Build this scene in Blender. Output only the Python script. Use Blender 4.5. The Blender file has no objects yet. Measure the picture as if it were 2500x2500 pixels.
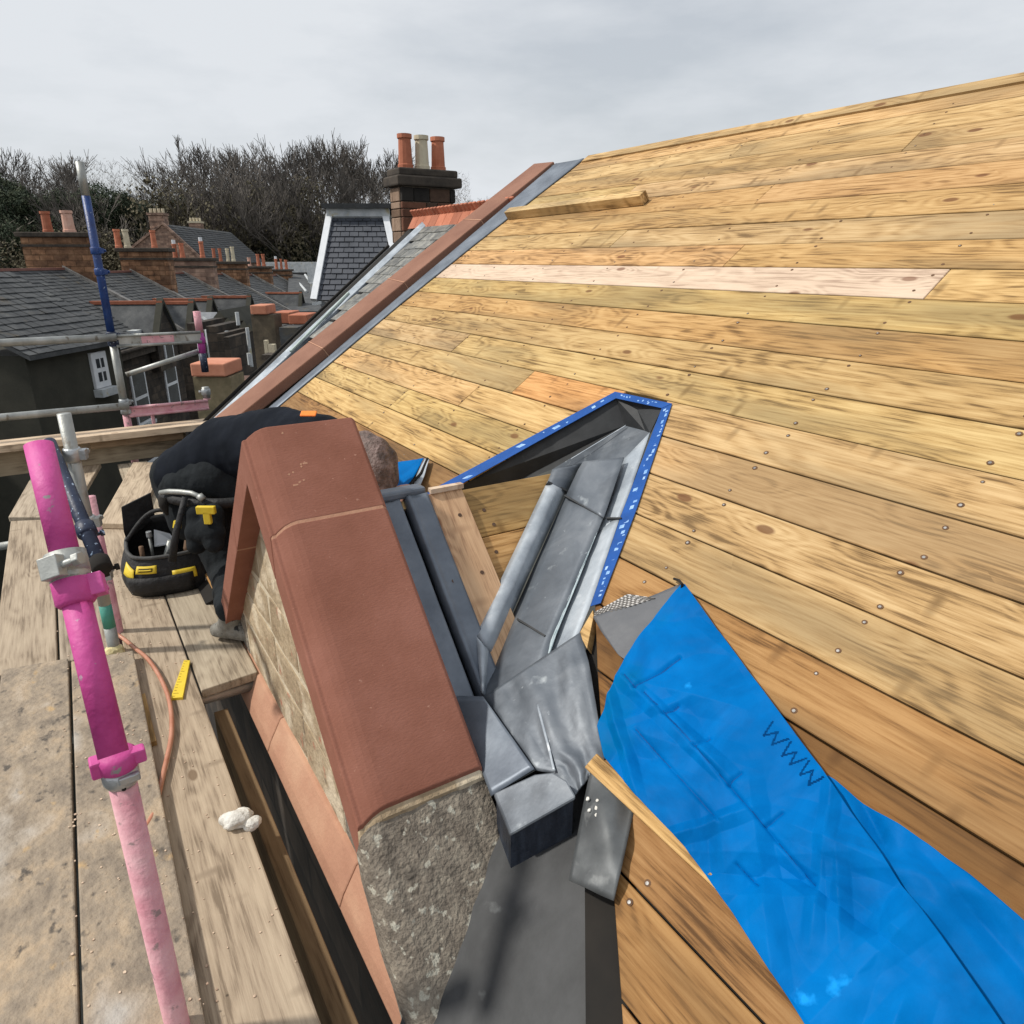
import bpy, bmesh, math, random
import numpy as np
from mathutils import Matrix, Vector, noise
from math import sin, cos, radians, atan, sqrt, pi
random.seed(7)
SC = bpy.context.scene
COL = SC.collection
# ------------------------------------------------------------------ camera
FPX = 1727.0; PITCH = atan(615/FPX); HEAD = radians(32.1)
F_ = Vector((sin(HEAD)*cos(PITCH), cos(HEAD)*cos(PITCH), -sin(PITCH)))
R_ = Vector((cos(HEAD), -sin(HEAD), 0)); U_ = R_.cross(F_)
cd = bpy.data.cameras.new('camera'); cam = bpy.data.objects.new('camera', cd); COL.objects.link(cam)
cd.sensor_width = 36; cd.lens = 36*FPX/2500; cd.clip_end = 3000; cd.clip_start = .05
cam.matrix_world = Matrix(((R_.x, U_.x, -F_.x, 0), (R_.y, U_.y, -F_.y, 0), (R_.z, U_.z, -F_.z, 0), (0, 0, 0, 1)))
SC.camera = cam
# ------------------------------------------------------------------ world and sun
SUN = Vector((-.62, .30, .78)).normalized()          # direction towards the sun
SKY_STRENGTH = .078; SUN_STRENGTH = 3.4; SUN_ANGLE = 3
w = bpy.data.worlds.new('World'); SC.world = w; w.use_nodes = True
nt = w.node_tree; nt.nodes.clear()
def N(t, nt=nt, **k):
    n = nt.nodes.new(t)
    for a, b in k.items(): setattr(n, a, b)
    return n
sky = N('ShaderNodeTexSky', sky_type='NISHITA', sun_disc=False)
sky.sun_elevation = math.asin(SUN.z); sky.sun_rotation = math.atan2(SUN.x, SUN.y); sky.dust_density = 2.5; sky.air_density = 1.2
tc = N('ShaderNodeTexCoord'); mp = N('ShaderNodeMapping'); mp.inputs['Scale'].default_value = (1, 1, 3.2)
nz = N('ShaderNodeTexNoise'); nz.inputs['Scale'].default_value = 2.2; nz.inputs['Detail'].default_value = 7; nz.inputs['Roughness'].default_value = .55
cr = N('ShaderNodeValToRGB'); cr.color_ramp.elements[0].position = .30; cr.color_ramp.elements[1].position = .56
cr.color_ramp.elements[0].color = (.62, .62, .62, 1); cr.color_ramp.elements[1].color = (.97, .97, .97, 1)
mx = N('ShaderNodeMix', data_type='RGBA'); mx.inputs[7].default_value = (9.9, 10.3, 10.8, 1)
bg = N('ShaderNodeBackground'); bg.inputs['Strength'].default_value = SKY_STRENGTH; wo = N('ShaderNodeOutputWorld')
L = nt.links
L.new(tc.outputs['Generated'], mp.inputs[0]); L.new(mp.outputs[0], nz.inputs['Vector']); L.new(nz.outputs[0], cr.inputs[0])
L.new(cr.outputs[0], mx.inputs[0]); L.new(sky.outputs[0], mx.inputs[6]); L.new(mx.outputs[2], bg.inputs[0]); L.new(bg.outputs[0], wo.inputs[0])
sl = bpy.data.lights.new('sun', 'SUN'); sl.energy = SUN_STRENGTH; sl.angle = radians(SUN_ANGLE); sl.color = (1, .95, .87)
so = bpy.data.objects.new('sun', sl); COL.objects.link(so); so.rotation_euler = SUN.to_track_quat('Z', 'Y').to_euler()
SC.view_settings.view_transform = 'Standard'; SC.view_settings.look = 'None'; SC.view_settings.exposure = 0; SC.view_settings.gamma = 1
SC.render.film_transparent = False
# ------------------------------------------------------------------ places: rays onto real planes
TH = radians(35); RN = Vector((-sin(TH), 0, cos(TH))); RS = Vector((cos(TH), 0, sin(TH))); RC = -1.5
def ray(x, y): return (F_*FPX + R_*(x-1250) + U_*(1250-y))/FPX
def hit(x, y, n, c):
    d = ray(x, y); return d*(c/n.dot(d))
def at(x, y, d): return ray(x, y)*d                                       # a point at a depth
def roofpt(s, y, h=0): return RS*s + RN*(RC+h) + Vector((0, y, 0))         # main roof coordinates
def onroof(x, y, h=0): return hit(x, y, RN, RC+h)
def sy(x, y, h=0):
    p = onroof(x, y, h); return p.dot(RS), p.y
def onz(x, y, z): return hit(x, y, Vector((0, 0, 1)), z)
def onx(x, y, v): return hit(x, y, Vector((1, 0, 0)), v)
def ony(x, y, v): return hit(x, y, Vector((0, 1, 0)), v)
SN = Vector((0, -1, 1)).normalized(); SK = -2.832/sqrt(2); RIDY = 2.08
def onsmall(x, y, h=0): return hit(x, y, SN, SK+h)
def smallpt(x, q, h=0): return Vector((x, RIDY-q/sqrt(2), -.752-q/sqrt(2))) + SN*h
# ------------------------------------------------------------------ materials
def mat(name, cols, scale=5, stretch=(1, 1, 1), detail=6, rough=.8, metal=0, bump=.3, bscale=40, bstretch=(1, 1, 1),
        spots=None, objcol=False, rnd=0, nrough=.6, brick=None, spec=.5, dist=0, sheen=0):
    m = bpy.data.materials.new(name); m.use_nodes = True; t = m.node_tree; b = t.nodes['Principled BSDF']; K = t.links
    b.inputs['Roughness'].default_value = rough; b.inputs['Metallic'].default_value = metal; b.inputs['Specular IOR Level'].default_value = spec
    if sheen: b.inputs['Sheen Weight'].default_value = sheen
    tc = N('ShaderNodeTexCoord', t); oi = N('ShaderNodeObjectInfo', t)
    off = N('ShaderNodeVectorMath', t, operation='MULTIPLY_ADD'); off.inputs[1].default_value = (37, 11, 23)
    cmb = N('ShaderNodeCombineXYZ', t)
    for i in range(3): K.new(oi.outputs['Random'], cmb.inputs[i])
    K.new(cmb.outputs[0], off.inputs[0]); K.new(tc.outputs['Object'], off.inputs[2])
    mp = N('ShaderNodeMapping', t); mp.inputs['Scale'].default_value = stretch; K.new(off.outputs[0], mp.inputs[0])
    nz = N('ShaderNodeTexNoise', t); nz.inputs['Scale'].default_value = scale; nz.inputs['Detail'].default_value = detail
    nz.inputs['Roughness'].default_value = nrough; nz.inputs['Distortion'].default_value = dist; K.new(mp.outputs[0], nz.inputs['Vector'])
    r = N('ShaderNodeValToRGB', t); e = r.color_ramp.elements
    lo, hi = .32, .68
    for i, c in enumerate(cols):
        p = lo+(hi-lo)*i/max(1, len(cols)-1)
        el = e[i] if i < 2 else e.new(p)
        el.position = p; el.color = (*c, 1)
    K.new(nz.outputs[0], r.inputs[0]); out = r.outputs[0]
    hsrc = None
    if brick:
        bw, bh, ms, mc = brick
        bt = N('ShaderNodeTexBrick', t); bt.inputs['Scale'].default_value = 1; bt.inputs['Brick Width'].default_value = bw; bt.inputs['Row Height'].default_value = bh
        bt.inputs['Mortar Size'].default_value = ms; bt.inputs['Color1'].default_value = (.50, .46, .44, 1); bt.inputs['Color2'].default_value = (1.3, 1.2, 1.1, 1)
        bt.inputs['Mortar'].default_value = (*mc, 1)
        bm_ = N('ShaderNodeCombineXYZ', t); sx = N('ShaderNodeSeparateXYZ', t); K.new(tc.outputs['Object'], sx.inputs[0])
        ad = N('ShaderNodeMath', t, operation='ADD'); K.new(sx.outputs[0], ad.inputs[0]); K.new(sx.outputs[1], ad.inputs[1])
        K.new(ad.outputs[0], bm_.inputs[0]); K.new(sx.outputs[2], bm_.inputs[1]); K.new(bm_.outputs[0], bt.inputs['Vector'])
        mm = N('ShaderNodeMix', t, data_type='RGBA', blend_type='MULTIPLY'); mm.inputs[0].default_value = 1
        K.new(out, mm.inputs[6]); K.new(bt.outputs[0], mm.inputs[7]); out = mm.outputs[2]; hsrc = bt.outputs['Fac']
    if spots:
        for (sc, th, c, wd) in spots:
            n2 = N('ShaderNodeTexNoise', t); n2.inputs['Scale'].default_value = sc; n2.inputs['Detail'].default_value = 5; K.new(mp.outputs[0], n2.inputs['Vector'])
            r2 = N('ShaderNodeValToRGB', t); r2.color_ramp.elements[0].position = th; r2.color_ramp.elements[1].position = th+wd
            m2 = N('ShaderNodeMix', t, data_type='RGBA'); m2.inputs[7].default_value = (*c, 1)
            K.new(n2.outputs[0], r2.inputs[0]); K.new(r2.outputs[0], m2.inputs[0]); K.new(out, m2.inputs[6]); out = m2.outputs[2]
    if objcol:
        m3 = N('ShaderNodeMix', t, data_type='RGBA', blend_type='MULTIPLY'); m3.inputs[0].default_value = 1
        K.new(out, m3.inputs[6]); K.new(oi.outputs['Color'], m3.inputs[7]); out = m3.outputs[2]
    if rnd:
        mr = N('ShaderNodeMapRange', t); mr.inputs[3].default_value = 1-rnd; mr.inputs[4].default_value = 1+rnd
        hs = N('ShaderNodeHueSaturation', t); K.new(oi.outputs['Random'], mr.inputs[0]); K.new(mr.outputs[0], hs.inputs['Value']); K.new(out, hs.inputs['Color']); out = hs.outputs[0]
    K.new(out, b.inputs['Base Color'])
    if bump:
        mq = N('ShaderNodeMapping', t); mq.inputs['Scale'].default_value = bstretch; K.new(off.outputs[0], mq.inputs[0])
        n3 = N('ShaderNodeTexNoise', t); n3.inputs['Scale'].default_value = bscale; n3.inputs['Detail'].default_value = 6; K.new(mq.outputs[0], n3.inputs['Vector'])
        bp = N('ShaderNodeBump', t); bp.inputs['Strength'].default_value = bump; bp.inputs['Distance'].default_value = .01
        K.new(n3.outputs[0], bp.inputs['Height']); nrm = bp.outputs[0]
        if hsrc:
            b2 = N('ShaderNodeBump', t, invert=True); b2.inputs['Strength'].default_value = .6; b2.inputs['Distance'].default_value = .02
            K.new(hsrc, b2.inputs['Height']); K.new(nrm, b2.inputs['Normal']); nrm = b2.outputs[0]
        K.new(nrm, b.inputs['Normal'])
    m.diffuse_color = (*cols[0], 1)
    return m

def wood_mat(name, light, mid, dark, knot, gscale=1.0, knots=True, rough=.75, stain=None):
    """sawn board: local Y runs along the board, X across it"""
    m = bpy.data.materials.new(name); m.use_nodes = True; t = m.node_tree; b = t.nodes['Principled BSDF']; K = t.links
    b.inputs['Roughness'].default_value = rough; b.inputs['Specular IOR Level'].default_value = .25
    tc = N('ShaderNodeTexCoord', t); oi = N('ShaderNodeObjectInfo', t); cmb = N('ShaderNodeCombineXYZ', t)
    for i in range(3): K.new(oi.outputs['Random'], cmb.inputs[i])
    off = N('ShaderNodeVectorMath', t, operation='MULTIPLY_ADD'); off.inputs[1].default_value = (17, 31, 13)
    K.new(cmb.outputs[0], off.inputs[0]); K.new(tc.outputs['Object'], off.inputs[2])
    def mapped(s):
        q = N('ShaderNodeMapping', t); q.inputs['Scale'].default_value = s; K.new(off.outputs[0], q.inputs[0]); return q.outputs[0]
    def math_(op, a, b_, c=None):
        q = N('ShaderNodeMath', t, operation=op)
        for i, v in enumerate((a, b_) if c is None else (a, b_, c)):
            if isinstance(v, (int, float)): q.inputs[i].default_value = v
            else: K.new(v, q.inputs[i])
        return q.outputs[0]
    vo = N('ShaderNodeTexVoronoi', t); vo.inputs['Scale'].default_value = 1; K.new(mapped((7.5, 3.4, .5)), vo.inputs['Vector'])
    vd = N('ShaderNodeTexVoronoi', t); vd.inputs['Scale'].default_value = 1; K.new(mapped((7.5, 3.4, .5)), vd.inputs['Vector'])
    kd = vo.outputs['Distance']
    # which cells carry a knot
    sr = N('ShaderNodeSeparateColor', t); K.new(vo.outputs['Color'], sr.inputs[0])
    has = math_('GREATER_THAN', sr.outputs[0], .50)
    kr = N('ShaderNodeMapRange', t); kr.inputs[1].default_value = .125; kr.inputs[2].default_value = .085; K.new(kd, kr.inputs[0])
    kmask = math_('MULTIPLY', kr.outputs[0], has)
    hr = N('ShaderNodeMapRange', t); hr.inputs[1].default_value = .5; hr.inputs[2].default_value = .1; K.new(kd, hr.inputs[0])
    halo = math_('MULTIPLY', hr.outputs[0], has)
    # grain: cathedral contours bent round the knots
    big = N('ShaderNodeTexNoise', t); big.inputs['Scale'].default_value = 1; big.inputs['Detail'].default_value = 2; K.new(mapped((6, .9, 1)), big.inputs['Vector'])
    h1 = math_('MULTIPLY_ADD', halo, .13, big.outputs[0])
    rings = math_('SINE', math_('MULTIPLY', h1, 95*gscale), 0)
    fib = N('ShaderNodeTexNoise', t); fib.inputs['Scale'].default_value = 1; fib.inputs['Detail'].default_value = 8; fib.inputs['Roughness'].default_value = .7; K.new(mapped((105, 4.2, 40)), fib.inputs['Vector'])
    blot = N('ShaderNodeTexNoise', t); blot.inputs['Scale'].default_value = 1; blot.inputs['Detail'].default_value = 5; K.new(mapped((9, 2.2, 3)), blot.inputs['Vector'])
    v = math_('MULTIPLY_ADD', rings, .036, math_('MULTIPLY_ADD', fib.outputs[0], .62, math_('MULTIPLY', blot.outputs[0], .36)))
    r = N('ShaderNodeValToRGB', t); e = r.color_ramp.elements
    e[0].position = .375; e[0].color = (*dark, 1); e[1].position = .60; e[1].color = (*light, 1); q = e.new(.47); q.color = (*mid, 1)
    K.new(v, r.inputs[0]); out = r.outputs[0]
    if stain:
        sn = N('ShaderNodeTexNoise', t); sn.inputs['Scale'].default_value = 1; sn.inputs['Detail'].default_value = 3; K.new(mapped((5, .8, 1)), sn.inputs['Vector'])
        srp = N('ShaderNodeMapRange', t); srp.inputs[1].default_value = .48; srp.inputs[2].default_value = .64; K.new(sn.outputs[0], srp.inputs[0])
        ms = N('ShaderNodeMix', t, data_type='RGBA'); ms.inputs[7].default_value = (*stain, 1); K.new(math_('MULTIPLY', srp.outputs[0], .6), ms.inputs[0]); K.new(out, ms.inputs[6]); out = ms.outputs[2]
    v2 = N('ShaderNodeTexVoronoi', t); v2.inputs['Scale'].default_value = 1; K.new(mapped((5.0, 15.0, .5)), v2.inputs['Vector'])
    s2 = N('ShaderNodeSeparateColor', t); K.new(v2.outputs['Color'], s2.inputs[0]); h2 = math_('GREATER_THAN', s2.outputs[1], .80)
    r2_ = N('ShaderNodeMapRange', t); r2_.inputs[1].default_value = .30; r2_.inputs[2].default_value = .08; K.new(v2.outputs['Distance'], r2_.inputs[0])
    mz = N('ShaderNodeMix', t, data_type='RGBA'); mz.inputs[7].default_value = (*dark, 1); K.new(math_('MULTIPLY', math_('MULTIPLY', r2_.outputs[0], h2), math_('MULTIPLY', fib.outputs[0], 1.25)), mz.inputs[0]); K.new(out, mz.inputs[6]); out = mz.outputs[2]
    if knots:
        mk_ = N('ShaderNodeMix', t, data_type='RGBA'); mk_.inputs[7].default_value = (*knot, 1)
        K.new(math_('MULTIPLY', kmask, .8), mk_.inputs[0]); K.new(out, mk_.inputs[6]); out = mk_.outputs[2]
    m3 = N('ShaderNodeMix', t, data_type='RGBA', blend_type='MULTIPLY'); m3.inputs[0].default_value = 1
    K.new(out, m3.inputs[6]); K.new(oi.outputs['Color'], m3.inputs[7]); K.new(m3.outputs[2], b.inputs['Base Color'])
    bp = N('ShaderNodeBump', t); bp.inputs['Strength'].default_value = .35; bp.inputs['Distance'].default_value = .004
    K.new(v, bp.inputs['Height']); K.new(bp.outputs[0], b.inputs['Normal'])
    m.diffuse_color = (*mid, 1)
    return m

SARK = wood_mat('sarking_wood', (.60, .42, .205), (.45, .285, .12), (.17, .10, .038), (.14, .055, .02), stain=(.23, .165, .085))
PALE = wood_mat('pale_wood', (.66, .52, .39), (.57, .43, .315), (.36, .25, .18), (.2, .1, .06))
OLDW = wood_mat('scaffold_wood', (.47, .39, .295), (.37, .30, .225), (.21, .165, .12), (.16, .11, .07), gscale=.7, rough=.9)
DIRTW = mat('dirty_board', [(.17, .14, .11), (.31, .25, .185), (.45, .34, .225)], 7, (1.5, 1, 1), rough=.95, bump=.8, bscale=50, detail=10, nrough=.7, spots=[(20, .61, (.10, .085, .07), .1), (3.5, .57, (.40, .37, .33), .12), (9, .66, (.50, .33, .15), .1)])
RED = mat('red_sandstone', [(.225, .088, .057), (.262, .107, .072), (.30, .128, .09)], 4.5, rough=.86, bump=.14, bscale=220, bstretch=(.35, 1, 1), detail=9, nrough=.65, spots=[(60, .70, (.42, .22, .16), .05)], spec=.3)
REDV = mat('verge_sandstone', [(.20, .092, .06), (.24, .115, .075), (.28, .14, .094)], 3, rough=.9, bump=.2, bscale=90)
SALMON = mat('dressed_salmon_stone', [(.36, .18, .115), (.44, .235, .15), (.52, .31, .2)], 4, (1, .6, 1), rough=.9, bump=.25, bscale=80)
TAN = mat('tan_rubble', [(.24, .175, .105), (.36, .275, .175), (.46, .37, .25)], 9, rough=.95, bump=1, bscale=38, rnd=.08, spots=[(7, .63, (.09, .07, .05), .07), (15, .62, (.36, .16, .1), .1), (5, .57, (.56, .47, .34), .07)])
MORT = mat('lime_mortar', [(.50, .42, .30), (.62, .54, .40)], 20, rough=.95, bump=.5, bscale=90)
LICH = mat('lichened_stone', [(.10, .082, .064), (.20, .17, .135), (.32, .28, .22)], 22, (1, .6, 1), rough=.97, bump=1, bscale=90, detail=10, nrough=.75, spots=[(45, .60, (.42, .40, .33), .05), (6, .60, (.07, .06, .05), .1)])
LEAD = mat('sheet_lead', [(.082, .096, .115), (.125, .143, .166), (.185, .203, .225)], 5, (1, 1, 1), rough=.48, metal=.35, bump=.35, bscale=9, spots=[(14, .64, (.33, .36, .38), .12), (4, .58, (.055, .062, .072), .16), (38, .72, (.36, .39, .41), .06)], spec=.5, dist=.6)
LEADD = mat('dark_and_shaded_lead', [(.012, .013, .015), (.022, .024, .026), (.036, .038, .041)], 6, rough=.6, metal=.1, bump=.2, bscale=14, spots=[(9, .68, (.16, .17, .17), .12)])  # near black, with the shade of the valley upstands put into it
LEADL = mat('pale_lead', [(.21, .24, .28), (.34, .38, .42), (.48, .52, .56)], 6, rough=.5, metal=.25, bump=.25, bscale=12, spots=[(20, .62, (.50, .53, .56), .1)])
LEADB = mat('blue_grey_lead', [(.10, .12, .15), (.145, .17, .205), (.20, .23, .27)], 6, (1, 1, 1), rough=.45, metal=.35, bump=.2, bscale=12)
CHALK = mat('chalk_residue', [(.33, .42, .45), (.5, .57, .6)], 60, rough=.9, bump=.3)
BLACK = mat('black_gap', [(.008, .007, .006), (.016, .013, .01)], 6, rough=.95, bump=0)  # near black paints the shade in deep gaps; also colours black parts
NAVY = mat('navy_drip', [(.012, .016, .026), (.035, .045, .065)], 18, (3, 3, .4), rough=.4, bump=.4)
SLATE = mat('slate', [(.08, .085, .085), (.15, .15, .14), (.26, .255, .225)], 14, rough=.75, bump=.4, bscale=30, rnd=.3, spots=[(9, .64, (.20, .18, .12), .08)])
SLATED = mat('far_slate', [(.030, .033, .036), (.055, .059, .062), (.095, .098, .098)], 2.2, rough=.8, bump=.3, bscale=20, rnd=.15, detail=10, nrough=.7, spots=[(1.4, .62, (.10, .085, .06), .1)])
STONE = mat('far_sandstone', [(.10, .055, .033), (.25, .14, .08), (.40, .25, .155)], 2.5, rough=.95, bump=.4, bscale=12, brick=(.55, .22, .018, (.55, .5, .42)), nrough=.7, detail=10)
STONEP = mat('pink_sandstone', [(.22, .15, .12), (.32, .22, .175), (.42, .31, .25)], 2.5, rough=.95, bump=.4, bscale=12, brick=(.55, .22, .018, (.8, .75, .68)))
DARKST = mat('soot_and_shade_stone', [(.022, .019, .016), (.045, .038, .031), (.075, .06, .047)], 3, rough=.95, bump=.5, bscale=12, brick=(.6, .25, .015, (.6, .6, .6)), detail=10)  # also carries the painted shade of the walls under coping and string course
GREENST = mat('mossy_render', [(.03, .03, .022), (.048, .046, .034)], 2, rough=.95, bump=.3)
CAPST = mat('sooty_cap', [(.032, .026, .021), (.085, .068, .052)], 5, rough=.95, bump=.4)
TERRA = mat('terracotta', [(.36, .11, .055), (.50, .18, .10)], 5, rough=.8, bump=.2, rnd=.2)
TERRAL = mat('orange_sandstone', [(.50, .19, .11), (.60, .26, .16)], 6, rough=.85, bump=.2)
BUFF = mat('buff_clay', [(.48, .42, .30), (.62, .55, .40)], 5, rough=.8, bump=.2)
PINKPOT = mat('pink_clay', [(.55, .30, .22), (.66, .42, .33)], 5, rough=.85, bump=.2)
WHITE = mat('white_paint', [(.62, .65, .68), (.76, .78, .80)], 5, rough=.6, bump=.1)
WHITEG = mat('weathered_white', [(.36, .39, .41), (.60, .62, .62)], 4, rough=.7, bump=.15, spots=[(6, .6, (.42, .38, .25), .1)])
GLASS = mat('window_glass', [(.03, .035, .04), (.07, .08, .09)], 2, rough=.12, bump=0, spec=.8)
TARP = mat('blue_membrane', [(.0, .095, .31), (.0, .125, .395), (.0, .15, .46)], 5, rough=.5, bump=.3, bscale=14, spec=.03, dist=.8, spots=[(3, .60, (.0, .125, .29), .15), (10, .70, (.01, .26, .68), .06)])
TARPU = mat('grey_membrane_back', [(.085, .09, .10), (.12, .125, .135)], 5, rough=.5, bump=.1)
PRINT = mat('dark_blue_print', [(.0, .03, .12), (.0, .045, .16)], 30, rough=.7, bump=0, spec=.03)
TAPE = mat('blue_tape', [(.008, .06, .24), (.012, .085, .34)], 12, spec=.2, rough=.5, bump=.1)
TAPEW = mat('tape_white_print', [(.12, .30, .60), (.38, .55, .78)], 30, rough=.4, bump=0)
FLEECE = mat('woven_fleece', [(.45, .44, .42), (.62, .60, .58)], 30, rough=.95, bump=.4)
FLEECED = mat('woven_dark_thread', [(.10, .095, .09), (.16, .15, .14)], 30, rough=.95, bump=.3)
GALV = mat('galvanised_tube', [(.25, .26, .25), (.38, .39, .37), (.50, .51, .49)], 6, (1, 1, .5), rough=.5, metal=.5, bump=.2, bscale=50, spots=[(18, .62, (.22, .20, .17), .08)])
STEEL = mat('bright_coupler', [(.33, .35, .36), (.52, .54, .55)], 10, rough=.4, metal=.6, bump=.3, bscale=60)
PINK = mat('pink_paint', [(.40, .035, .19), (.53, .06, .27), (.62, .11, .35)], 6, rough=.6, bump=.25, bscale=60, spots=[(26, .66, (.28, .27, .27), .03), (6, .70, (.30, .26, .28), .02), (45, .70, (.5, .3, .4), .05)])
PINKL = mat('faded_pink_paint', [(.55, .22, .27), (.66, .34, .38), (.72, .44, .46)], 10, rough=.7, bump=.3, bscale=70, spots=[(30, .62, (.30, .20, .2), .05)])
BLUEP = mat('blue_paint', [(.006, .025, .12), (.012, .055, .22)], 8, rough=.45, bump=.3, bscale=60, spots=[(34, .66, (.28, .36, .50), .04)])
NAVYP = mat('navy_spattered_paint', [(.006, .012, .035), (.014, .025, .06)], 8, rough=.5, bump=.3, spots=[(60, .63, (.35, .45, .6), .03)])
TEAL = mat('green_paint_patch', [(.06, .28, .22), (.10, .36, .28)], 8, rough=.6, bump=.2)
COPPER = mat('copper_hose', [(.42, .17, .10), (.55, .27, .18)], 12, rough=.4, bump=.1)
YELLOW = mat('yellow_plastic', [(.70, .50, .02), (.80, .60, .05)], 12, rough=.5, bump=.1)
FOAM = mat('yellow_foam', [(.60, .50, .24), (.75, .66, .38)], 30, rough=.95, bump=.8)
PLASTER = mat('white_plaster', [(.55, .53, .48), (.78, .76, .70)], 20, rough=.9, bump=.8, bscale=60)
JACKET = mat('navy_jacket', [(.004, .006, .010), (.009, .012, .019)], 7, rough=.9, bump=.5, bscale=9, spec=.15, detail=3)
TROUS = mat('dusty_black_trousers', [(.008, .010, .012), (.022, .026, .029)], 9, spec=.2, rough=.95, bump=.7, bscale=30)
JEAN = mat('grey_work_denim', [(.03, .037, .043), (.06, .068, .072)], 30, rough=.95, bump=.6)
BAGM = mat('black_nylon', [(.009, .009, .010), (.02, .02, .021)], 14, rough=.7, bump=.6, bscale=50)
LEATH = mat('brown_leather', [(.10, .055, .03), (.2, .12, .07)], 14, rough=.8, bump=.4)
HAIR = mat('grey_brown_hair', [(.05, .034, .028), (.13, .085, .07), (.26, .18, .16)], 26, (1, 1, 1), rough=.6, bump=1, bscale=70, detail=8)
SKIN = mat('skin', [(.42, .22, .16), (.52, .30, .22)], 20, rough=.6, bump=.1)
ORANGE = mat('orange_tag', [(.85, .20, .02), (.95, .27, .04)], 20, rough=.7, bump=.1)
BOOT = mat('dusty_boot', [(.13, .12, .10), (.28, .27, .24)], 30, rough=.95, bump=.6, spots=[(30, .6, (.03, .03, .03), .08)])
BARK = mat('bark', [(.07, .062, .055), (.13, .115, .10)], 3, rough=.95, bump=0, rnd=.25)
LEAF = mat('evergreen_leaf', [(.016, .030, .018), (.034, .050, .024), (.065, .075, .034)], .9, rough=.9, bump=0, rnd=.3)
IVY = mat('olive_scrub', [(.05, .043, .024), (.095, .082, .046), (.14, .12, .075)], .9, rough=.9, bump=0, rnd=.3)
HILL = mat('wooded_slope', [(.035, .032, .022), (.06, .054, .036), (.09, .08, .056)], .12, rough=1, bump=1, bscale=1.5, detail=12, nrough=.8)
GROUND = mat('ground', [(.04, .042, .036), (.07, .07, .06)], .3, rough=1, bump=.1)
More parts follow.
